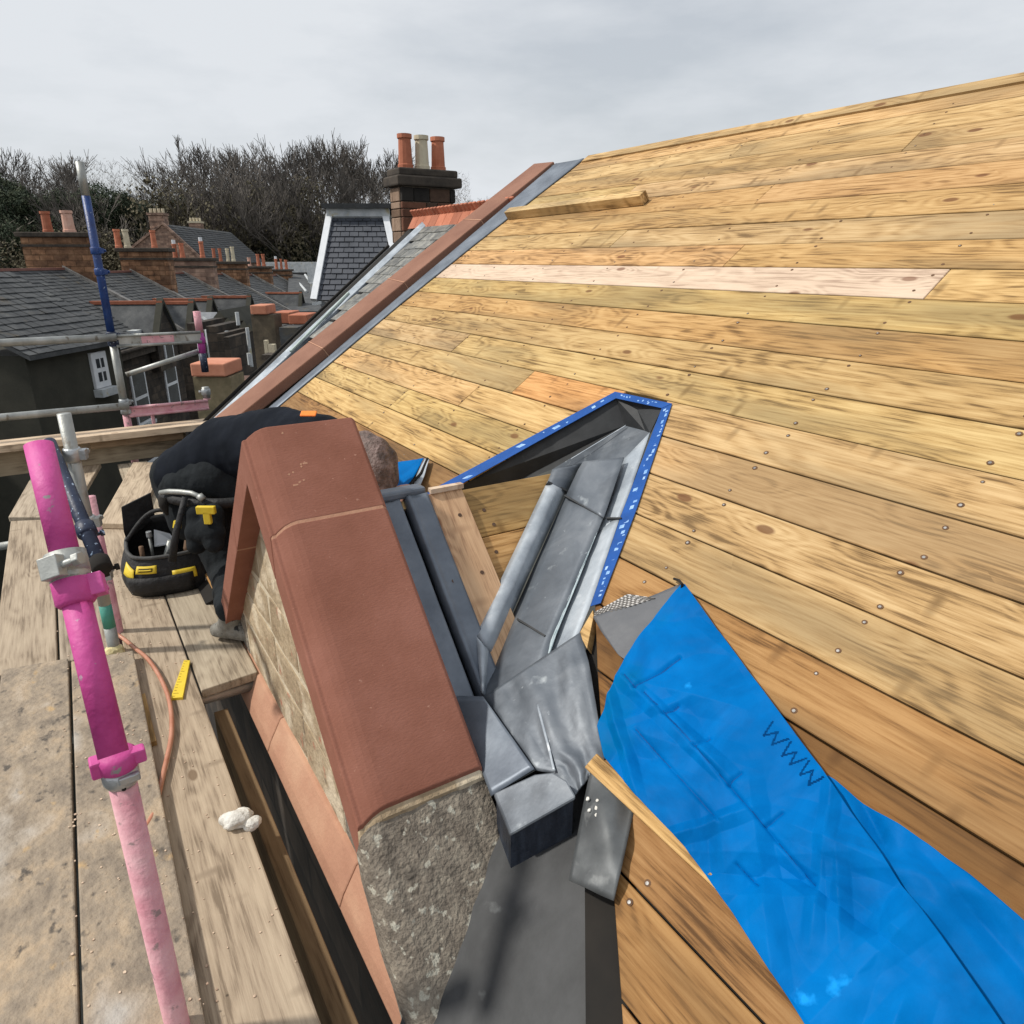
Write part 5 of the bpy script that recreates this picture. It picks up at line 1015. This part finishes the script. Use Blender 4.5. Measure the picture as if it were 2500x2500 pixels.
for (xl, xr, yt, yb, T2, nm) in [(358, 400, 522, 560, T, 4), (458, 490, 542, 565, T+20, 4)]:
    q0_, z0_ = rh(xl, yt, T2); q1_, _ = rh(xr, yt, T2); _, z1_ = rh(xl, yb, T2)
    b = MB(); rbox(b, T2+.02, T2+1.2, q0_+.1, q1_-.1, z1_-1.5, z0_-.1); s_ = rmesh(b, 'chimney', STONEP, gh); b = MB(); rbox(b, T2-.12, T2+1.3, q0_, q1_, z0_-.1, z0_+.1); rmesh(b, 'chimney_cap', BUFF if T2 > T else STONEP, gh)
    for k in range(4):
        q_ = q0_+(q1_-q0_)*(k+.6)/4.2; b = MB(); b.tube([rp_(T2+.5, q_, z0_+.1), rp_(T2+.5, q_, z0_+.5)], .13, 8); b.obj('chimney_pot', BUFF, s_)
# pale modern block and slated mansard dormer beyond the neighbour roof
mb = thing('modern_block', 'pale blue grey flat roofed block far down the street', 'building', at(740, 700, 75))
def cambox(b, x0, x1, y0, y1, d, dep):
    """upright box, near face at depth d between picture columns and rows"""
    p0, p1, p2 = at(x0, y1, d), at(x1, y1, d), at(x0, y0, d); h = p2.z-p0.z; fw = Vector((F_.x, F_.y, 0)).normalized(); w_ = (p1-p0).dot(R_)
    b.box(p0+R_*w_/2+fw*dep/2+Z_*h/2, R_*w_/2, fw*dep/2, Z_*h/2); return w_, h
for (x0, x1, y0, y1, d, m, n_) in [(640, 775, 640, 665, 78, WHITEG, 'roof_slab'), (700, 775, 655, 760, 80, GLASS, 'glazed_wall'), (752, 784, 640, 690, 40, WHITEG, 'lift_housing'), (762, 772, 690, 745, 40, WHITEG, 'post')]:
    b = MB(); cambox(b, x0, x1, y0, y1, d, 6 if d > 50 else 1.2); b.obj(n_, m, mb)
fr = thing('far_terrace_roof', 'dark slate roof with pale ridge lines at the bottom of the street', 'roof', at(740, 730, 60))
b = MB(); b.prism([at(705, 668, 66), at(745, 672, 66), at(790, 760, 50), at(700, 760, 50)], (0, 0, -.1)); b.obj('slate_slope', SLATED, fr)
for (a, c) in (((745, 671), (775, 715)), ((725, 685), (748, 712))):
    b = MB(); b.tube([at(*a, 64), at(*c, 57)], .10, 6); b.obj('ridge_strip', WHITEG, fr)
dm = thing('slated_dormer', 'blue grey slated mansard dormer with a white painted frame beyond the neighbour roof', 'dormer', at(860, 640, 12.5))
D_ = 12.5; fw = Vector((F_.x, F_.y, 0)).normalized()
tl, tr, bl, br = at(808, 528, D_+.5), at(944, 528, D_+.5), at(770, 735, D_), at(990, 735, D_)
nrm = (tr-tl).cross(bl-tl).normalized(); nrm = nrm if nrm.dot(F_) < 0 else -nrm
b = MB(); b.prism([tl, tr, br, bl], fw*2.2-nrm*0); b.obj('core', CAPST, dm)
b = MB(); nrow = 16
for i in range(nrow):
    f0, f1 = i/nrow, (i+1.1)/nrow; a, c, e, g_ = tl.lerp(bl, f0), tr.lerp(br, f0), tr.lerp(br, min(1, f1)), tl.lerp(bl, min(1, f1)); kk = 7
    for j in range(kk):
        o_ = (.5/kk if i % 2 else 0); u0, u1 = max(0, j/kk-o_), min(1, (j+1)/kk-o_-.01)
        if u1 <= u0: continue
        q = [a.lerp(c, u0), a.lerp(c, u1), g_.lerp(e, u1), g_.lerp(e, u0)]; ex = random.uniform(0, .006)
        b.prism([q[0]+nrm*(.012+ex), q[1]+nrm*(.012+ex), q[2]+nrm*(.030+ex), q[3]+nrm*(.030+ex)], -nrm*.012)
stuff(b.obj('slate_courses', mat('blue_slate', [(.032, .038, .050), (.048, .055, .070), (.066, .074, .09)], 3, rough=.6, bump=.2), dm))
for a, c, w_ in ((tl, bl, .075), (tr, br, .075)):
    d_ = (c-a).normalized(); u = nrm.cross(d_)*w_; b = MB(); b.prism([a-u+nrm*.07-d_*.05, a+u*.5+nrm*.07-d_*.05, c+u*.5+nrm*.07, c-u+nrm*.07], -nrm*.09); b.obj('white_frame', WHITE, dm)
b = MB(); u = (tr-tl).normalized(); b.box((tl+tr)/2+Z_*.02+nrm*.05, u*((tr-tl).length/2+.06), nrm*.06, Z_*.09); b.obj('white_fascia', WHITEG, dm)
b = MB(); b.box((tl+tr)/2+Z_*.15+nrm*.03+fw*1, u*((tr-tl).length/2+.12), fw*1.15, Z_*.04); b.obj('lead_roof', LEADD, dm)
# big chimney beyond the neighbour roof: stones built one by one
YC = 9.0; DC = .34; pl_, pr_ = ony(981, 500, YC), ony(1112, 470, YC); zt = ony(1040, 446, YC).z; xl, xr = pl_.x, pr_.x; zb = zt-2.6
bc_ = thing('chimney_stack', 'large square stone chimney standing just beyond the red ridge tiles', 'chimney', (xl, YC, zb))
b = MB(); b.abox((xl+.03, YC+.02, zb), (xr-.03, YC+DC, zt)); b.obj('core', mat('dark_mortar', [(.16, .13, .10), (.26, .22, .17)], 8, bump=.3), bc_)
cols = [mat('chimney_stone_%d' % k, c, 5, rough=.95, bump=.6, bscale=25, rnd=.2, detail=8) for k, c in enumerate([[(.05, .028, .018), (.12, .07, .045)], [(.11, .065, .04), (.20, .125, .08)], [(.012, .01, .009), (.03, .025, .021)], [(.19, .12, .08), (.30, .21, .15)], [(.09, .036, .02), (.16, .068, .04)]])]
z = zt-.06; r_ = 0
while z > zb+.3:
    h = random.choice([.10, .14, .17, .085]); x = xl
    while x < xr-.01:
        l = min(random.uniform(.13, .36), xr-x)
        if xr-x-l < .05: l = xr-x
        b = MB(); b.abox((x+.004, YC-random.uniform(.0, .012), z-h+.004), (x+l-.004, YC+.05, z-.004)); mm = random.choice(cols)
        if r_ == 0 and x < xl+.35: mm = cols[2]
        b.obj('stone', mm, bc_, bevel=.008, seg=1); x += l
    y = YC+.05
    while y < YC+DC-.01:
        l = min(random.uniform(.15, .3), YC+DC-y); b = MB(); b.abox((xl-.005-random.uniform(0, .008), y+.004, z-h+.004), (xl+.04, y+l-.004, z-.004)); b.obj('stone', cols[3] if random.random() < .8 else cols[1], bc_, bevel=.008, seg=1); y += l  # left face gets mostly paler stones, painting its sunlit side
    z -= h; r_ += 1
b = MB(); b.abox((xl-.07, YC-.07, zt-.05), (xr+.07, YC+DC+.07, zt+.07)); b.obj('cap', CAPST, bc_, bevel=.02)
b = MB(); b.abox((xl-.03, YC-.03, zt+.07), (xr+.03, YC+DC+.03, zt+.16)); b.obj('cap', CAPST, bc_, bevel=.02)
for k in range(3): pot(bc_, Vector((xl+(xr-xl)*(.2+.3*k), YC+DC/2, zt+.16)), .40, .09, TERRA if k != 1 else BUFF)
# piers and copings on our side of the street
def pier(label, x0, x1, y0, y1, cx0, cx1, cy0, d, dep, m, cm):
    t = thing('stone_pier', label, 'pier', at((x0+x1)/2, 1250, d)); b = MB(); cambox(b, cx0, cx1, cy0, y0, d-.06, dep+.12); b.obj('orange_coping', cm, t, bevel=.02)
    b = MB(); p0, p1 = at(x0, y0, d), at(x1, y0, d); w_ = (p1-p0).dot(R_); c = p0+R_*w_/2+fw*dep/2; c.z = (p0.z-.005-14)/2; b.box(c, R_*w_/2, fw*dep/2, Z_*(p0.z-.005+14)/2); b.obj('pier_body', m, t); return t
OCHRE = mat('mossy_ochre_stone', [(.10, .085, .05), (.21, .17, .10), (.30, .24, .15)], 3, rough=.95, bump=.5, bscale=14, detail=9)
BROWN = mat('weathered_brown_stone', [(.055, .045, .032), (.12, .095, .065), (.18, .14, .09)], 3, rough=.95, bump=.5, bscale=14, detail=9)
pier('tan stone pier with a wide orange coping behind the lower pink rail', 470, 562, 920, 1060, 467, 553, 886, 9.6, .5, OCHRE, TERRAL)
pier('tall brown stone pier with a small orange coping above the white downpipes', 612, 668, 768, 900, 612, 652, 745, 15, .5, BROWN, TERRAL)
for (x0, x1, y0, y1, d, lab, m) in [(666, 710, 762, 790, 16.5, 'terracotta topped wall head right of the brown pier', TERRA), (705, 752, 768, 792, 15.2, 'low terracotta wall head tucked under the slate edge', TERRA)]:
    t = thing('wall_head', lab, 'wall', at(x0, y1, d)); b = MB(); cambox(b, x0, x1, y0, y1, d, .8); b.obj('coping_block', m, t, bevel=.02)
    b = MB(); cambox(b, x0+3, x1-2, y1, y1+260, d+.03, .7); b.obj('slate_hung_wall', SLATED, t)
t = thing('stone_wall', 'brown red stone wall below the tall brown pier', 'wall', at(600, 1000, 11)); b = MB(); cambox(b, 566, 672, 902, 1400, 12, .5); b.obj('wall', mat('brown_red_stone', [(.07, .035, .024), (.15, .075, .05)], 3, bump=.4, detail=9), t)
b = MB(); cambox(b, 640, 676, 866, 880, 11.9, .5); b.obj('dark_lintel', CAPST, t)
for (x0, x1, y0, y1) in ((647, 655, 830, 866), (656, 672, 840, 866)): b = MB(); cambox(b, x0, x1, y0, y1, 12.2, .1); b.obj('pale_pot', BUFF, t)
# close packed facades with white downpipes between the poles and the pier
fc = thing('street_facade', 'close set of sooty narrow facades seen edge on beside the brown pier', 'building', at(560, 900, 24))
for (x0, x1, y0, d) in [(500, 524, 795, 24), (524, 546, 758, 23), (546, 566, 775, 22), (566, 588, 765, 21), (588, 602, 782, 20), (602, 614, 790, 19)]:
    b = MB(); w_, h = cambox(b, x0, x1, y0+18, 1250, d, 3.0); b.obj('facade', DARKST, fc)
    p0, p1, pt = at(x0, y0+18, d), at(x1, y0+18, d), at((x0+x1)/2, y0, d); b = MB(); b.prism([p0-R_*.05, p1+R_*.05, pt], fw*3); b.obj('gable_head', GREENST, fc)
for (x, y0, y1, d, r) in [(484, 822, 890, 20, .06), (508, 805, 905, 20, .10), (553, 808, 905, 19, .05), (578, 762, 795, 18.5, .05), (603, 800, 900, 18, .045), (607, 862, 892, 17.5, .05)]:
    p = at(x, y0, d); b = MB(); b.tube([p, Vector((p.x, p.y, at(x, y1, d).z))], r, 8); o = b.obj('downpipe', WHITEG, fc)
b = MB(); b.prism([at(478, 762, 26), at(530, 762, 26), at(530, 800, 25.5), at(478, 790, 25.5)], (0, 0, -.06)); b.obj('pale_slate_slope', mat('pale_slate', [(.16, .17, .18), (.24, .25, .27)], 5, bump=.2), fc)
b = MB(); b.tube([at(494, 776, 25), at(530, 802, 25)], .07, 6); b.obj('pale_ridge', WHITEG, fc)
# dark rear wing with the sash window
wg = thing('rear_wing', 'dark mossy rear wing with one white sash window at the left', 'building', at(230, 1000, 13))
dA, dB = 14.0, 17.0; A_, B_ = at(60, 870, dA), at(292, 842, dB); dv = Vector((B_.x-A_.x, B_.y-A_.y, 0)).normalized(); nv = dv.cross(Z_); nv = nv if nv.dot(F_) < 0 else -nv
z1 = A_.z; b = MB(); A0_ = Vector((A_.x, A_.y, 0)); Ln = (Vector((B_.x, B_.y, 0))-A0_).length
b.prism([A0_+Z_*z1, A0_+dv*Ln+Z_*z1, A0_+dv*Ln+Z_*-14, A0_+Z_*-14], -nv*5); b.obj('wall', GREENST, wg)
courses(wg, [A0_+Z_*(z1+1.53)-nv*2.5-dv*.2, A0_+dv*(Ln+.2)+Z_*(z1+1.53)-nv*2.5, A0_+dv*(Ln+.2)+Z_*(z1+.03)+nv*.25, A0_+Z_*(z1+.03)+nv*.25-dv*.2], 14, SLATED)
b = MB(); b.prism([A0_+Z_*(z1+.02)+nv*.25-dv*.2, A0_+dv*(Ln+.2)+Z_*(z1+.02)+nv*.25, A0_+dv*(Ln+.2)+Z_*(z1+1.5)-nv*2.5, A0_+Z_*(z1+1.5)-nv*2.5-dv*.2], (0, 0, -.08)); b.obj('slate_slope', SLATED, wg)
def onwing(x, y): return hit(x, y, nv, nv.dot(A0_))
W = [onwing(208, 864), onwing(250, 857), onwing(272, 945), onwing(231, 950)]
u0 = min((p-A0_).dot(dv) for p in (W[0], W[3])); u1 = max((p-A0_).dot(dv) for p in (W[1], W[2])); um, hw = (u0+u1)/2, (u1-u0)/2*.78; zt_, zb_ = W[0].z, W[3].z
b = MB(); b.box(A0_+dv*um+Z_*(zt_+zb_)/2+nv*.02, dv*hw, nv*.05, Z_*(zt_-zb_)/2); wf = b.obj('window_frame', WHITE, wg, bevel=.01)
for s_ in (-1, 1):
    b = MB(); b.box(A0_+dv*um+Z_*((zt_+zb_)/2+s_*(zt_-zb_)*.19)+nv*.03, dv*hw*.52, nv*.045, Z_*(zt_-zb_)*.13); b.obj('pane', GLASS, wf)
    b = MB(); b.box(A0_+dv*um+Z_*((zt_+zb_)/2+s_*(zt_-zb_)*.19)+nv*.04, dv*hw*.06, nv*.045, Z_*(zt_-zb_)*.13); b.obj('glazing_bar', WHITE, wf)
b = MB(); b.box(A0_+dv*um+Z_*(zb_-.10)+nv*.07, dv*hw*1.15, nv*.14, Z_*.09); b.obj('sill', WHITEG, wf, bevel=.01)
# ------------------------------------------------------------------ wooded hill and trees
b = MB(); P = []
for i in range(40):
    row = []
    for j in range(90):
        dd = 95+i*9; az = radians(-62+j*1.25); x = sin(az+HEAD)*dd; y = cos(az+HEAD)*dd
        hgt = -14+18*(1-math.exp(-max(0, dd-100)/38))+13*(1-math.exp(-max(0, dd-160)/70))+3*noise.fractal(Vector((x*.02, y*.02, 3)), 1, 2, 5)
        if j > 52: hgt -= min(9, (j-52)*.7)
        row.append((x, y, hgt if dd > 110 else min(hgt, -13)))
    P.append(row)
b.grid(P); hill = structure(b.obj('hill', HILL, smooth=True))
def hillz(x, y):
    dd = sqrt(x*x+y*y); return -14+18*(1-math.exp(-max(0, dd-100)/38))+13*(1-math.exp(-max(0, dd-160)/70))+3*noise.fractal(Vector((x*.02, y*.02, 3)), 1, 2, 5)
def bare_mesh(seed, H):
    rnd = random.Random(seed); b = MB()
    def grow(p, d, l, r, lv):
        n = 3 if lv < 2 else 2; q = p; pts = [p]; rr = [r]
        for k in range(n):
            d = (d+Vector((rnd.uniform(-1, 1), rnd.uniform(-1, 1), rnd.uniform(-.3, .7)))*.16).normalized(); q = q+d*l/n; pts.append(q); rr.append(r*(1-.42*(k+1)/n))
        b.tube(pts, rr, 5 if lv == 0 else 3, cap=False)
        if lv >= 5: return
        kids = [5, 4, 3, 3, 3][lv]
        for k in range(kids):
            f = rnd.uniform(.45, 1) if k else 1.0; i = min(len(pts)-2, int(f*(len(pts)-1)-1e-6)); o_ = pts[i].lerp(pts[i+1], f*(len(pts)-1)-i)
            a = rnd.uniform(0, 2*pi); sp = rnd.uniform(.35, .85) if k else .2; s1 = d.orthogonal().normalized(); s2 = d.cross(s1)
            nd = (d+(s1*cos(a)+s2*sin(a))*sp+Z_*.12).normalized(); grow(o_, nd, l*rnd.uniform(.58, .8), max(.036, rr[-1]*rnd.uniform(.55, .8)), lv+1)
    grow(Vector(), Vector((0, 0, 1)), H*.36, H*.018, 0)
    me = bpy.data.meshes.new('crown'); return b
def place(name, label, group, x, y, z, s, src, cat='tree'):
    t = thing(name, label, cat, (x, y, z), group); M0 = Matrix.Translation((x, y, z))@Matrix.Rotation(random.uniform(0, 6.28), 4, 'Z')@Matrix.Diagonal((s*random.uniform(.85, 1.15), s*random.uniform(.85, 1.15), s, 1))
    for nm, me in src: link(nm, me, M0, t)
    return t
bares = []
for sd in range(4):
    b = bare_mesh(40+sd, 15); me = bpy.data.meshes.new('branches'); me.from_pydata([tuple(v) for v in b.v], [], b.f); me.materials.append(BARK); me.update(); bares.append([('branches', me)])
def leafy(seed, H, W_, n, m, top=.5):
    rnd = random.Random(seed); b = MB(); cl = [(Vector((rnd.uniform(-1, 1)*W_*.5, rnd.uniform(-1, 1)*W_*.5, H*rnd.uniform(.25, .92))), rnd.uniform(.16, .3)*W_) for _ in range(22)]
    cl = [(c, r*(1.15-c.z/H*.45)) for c, r in cl]
    for _ in range(n):
        c, r = rnd.choice(cl); v = Vector((rnd.gauss(0, 1), rnd.gauss(0, 1), rnd.gauss(0, 1))).normalized()*r*rnd.uniform(.6, 1.08); p = c+v; s_ = rnd.uniform(.05, .13)
        a = Vector((rnd.uniform(-1, 1), rnd.uniform(-1, 1), rnd.uniform(-1, 1))).normalized()*s_; c2 = v.normalized().cross(a).normalized()*s_*.8; b.add([p-a, p+c2, p+a, p-c2], [[0, 1, 2, 3]])
    me = bpy.data.meshes.new('foliage'); me.from_pydata([tuple(v) for v in b.v], [], b.f); me.materials.append(m); me.update()
    t = MB(); t.tube([(0, 0, -1), (.1, 0, H*.4), (0, .1, H*.75)], [.35, .25, .1], 6); m2 = bpy.data.meshes.new('trunk'); m2.from_pydata([tuple(v) for v in t.v], [], t.f); m2.materials.append(BARK); m2.update()
    return [('foliage', me), ('trunk', m2)]
greens = [leafy(1, 10, 8, 24000, LEAF), leafy(2, 13, 7, 24000, LEAF), leafy(3, 9, 8, 15000, IVY), leafy(4, 6, 9, 15000, IVY)]
rt_ = random.Random(5)
def atpx(px, dd):
    d = ray(px, 600); d = Vector((d.x, d.y, 0)).normalized(); x, y = d.x*dd, d.y*dd; return x, y, hillz(x, y)
def by_top(px, py, dd, base_h, kind, name, lab, grp, lift=0):
    """scale a tree so that its tip shows at the given picture row"""
    x, y, z = atpx(px, dd); ztop = zof(Vector((x, y, 0)), py) if False else None
    d = ray(px, py); k = sqrt(x*x+y*y)/sqrt(d.x**2+d.y**2); ztop = d.z*k; s = max(.35, (ztop-z+.6)/base_h); return place(name, lab, grp, x, y, z-.6, s, kind)
BT = 'bare winter trees on the wooded hill'; EG = 'dark evergreen trees on the wooded hill'
for px, py, dd in [(-60, 330, 150), (40, 360, 165), (120, 350, 140), (205, 385, 175), (250, 440, 190), (300, 468, 200), (345, 470, 205), (452, 380, 150), (485, 400, 165), (520, 340, 175), (560, 395, 160), (600, 350, 170), (628, 330, 150), (665, 365, 140), (700, 340, 160), (735, 350, 145), (772, 335, 170), (800, 330, 150), (835, 345, 165), (870, 335, 150), (905, 350, 160), (940, 345, 150), (975, 360, 170), (1010, 395, 175), (80, 400, 135), (680, 400, 190), (760, 395, 185), (850, 400, 190), (590, 430, 190), (-120, 350, 150), (160, 415, 180), (500, 450, 195), (920, 410, 185), (430, 430, 200)]:
    by_top(px, py, dd, 14.5, rt_.choice(bares), 'bare_tree', 'bare winter tree with fine brown branches on the hill', BT)
for px, py, dd in [(530, 400, 116), (640, 380, 117), (720, 420, 116), (790, 400, 118), (870, 420, 117), (925, 400, 118), (450, 470, 117), (590, 450, 115), (180, 440, 118), (240, 480, 117), (690, 360, 118)]: by_top(px, py, dd, 14.5, rt_.choice(bares), 'bare_tree', 'x', BT)
for px, py, dd, k in [(1130, 500, 150, 0), (1165, 490, 170, 1), (1205, 480, 160, 2), (1245, 470, 180, 3), (1290, 455, 190, 1), (1340, 450, 190, 2)]: by_top(px, py, dd, 14.5, bares[k], 'bare_tree', 'bare winter tree with fine brown branches on the hill', BT)
for px, py, dd, k in [(-80, 440, 130, 0), (0, 450, 125, 1), (70, 470, 128, 0), (170, 480, 130, 1), (215, 475, 125, 0), (262, 460, 128, 1), (300, 500, 132, 0), (335, 520, 138, 3), (375, 478, 150, 1), (400, 490, 142, 0), (440, 480, 146, 1), (600, 448, 124, 3), (592, 500, 120, 2), (640, 500, 128, 3), (680, 560, 124, 0), (720, 560, 122, 0), (755, 575, 120, 1), (660, 590, 118, 0), (800, 560, 125, 2), (850, 570, 130, 0), (540, 570, 120, 3), (480, 560, 124, 0), (420, 560, 122, 0), (230, 560, 120, 2), (180, 570, 118, 3), (900, 560, 130, 0), (960, 570, 135, 3), (620, 545, 122, 2), (700, 520, 135, 2)]:
    k_ = greens[k]; by_top(px, py, dd, [10, 12.5, 9, 6.5][k], k_, 'evergreen_tree' if k < 2 else 'scrub_tree', 'dark evergreen tree with dense foliage on the hill' if k < 2 else 'olive brown ivy covered tree on the hill', EG if k < 2 else 'olive brown ivy covered trees on the wooded hill')
def ordw(n):
    o1 = ['', 'first', 'second', 'third', 'fourth', 'fifth', 'sixth', 'seventh', 'eighth', 'ninth', 'tenth', 'eleventh', 'twelfth', 'thirteenth', 'fourteenth', 'fifteenth', 'sixteenth', 'seventeenth', 'eighteenth', 'nineteenth']
    if n < 20: return o1[n]
    t_ = {2: 'twent', 3: 'thirt', 4: 'fort', 5: 'fift'}[n//10]; return t_+'ieth' if n % 10 == 0 else t_+'y-'+o1[n % 10]
for nm_, tx in (('bare_tree', 'bare brown winter tree on the wooded hill, {} from the left'), ('evergreen_tree', 'dark green dense tree on the wooded hill, {} from the left'), ('scrub_tree', 'olive brown ivy covered tree on the wooded hill, {} from the left')):
    L_ = [o for o in bpy.data.objects if o.type == 'EMPTY' and o.name.split('.')[0] == nm_]
    L_.sort(key=lambda o: WM[o.name].translation.dot(R_)/WM[o.name].translation.dot(F_))
    for k_, o in enumerate(L_): o['label'] = tx.format(ordw(k_+1))
# thicket of twigs filling the hillside
b = MB(); rr_ = random.Random(9)
for _ in range(60000):
    px = rr_.uniform(-250, 1150); dd = rr_.uniform(112, 215); d = ray(px, 600); d = Vector((d.x, d.y, 0)).normalized(); x, y = d.x*dd, d.y*dd; z = hillz(x, y)+rr_.random()**1.3*13-.5
    l = rr_.uniform(.5, 1.6); v = Vector((rr_.uniform(-1, 1), rr_.uniform(-1, 1), rr_.uniform(.2, 1.6))).normalized()*l; u = v.orthogonal().normalized()*rr_.uniform(.03, .07); p = Vector((x, y, z)); b.add([p-u, p+u, p+v], [[0, 1, 2]])
stuff(tag(b.obj('thicket', mat('twigs', [(.07, .06, .045), (.13, .11, .085), (.19, .165, .135)], .15, bump=0, detail=8)), 'brown leafless thicket covering the hillside', 'thicket'))
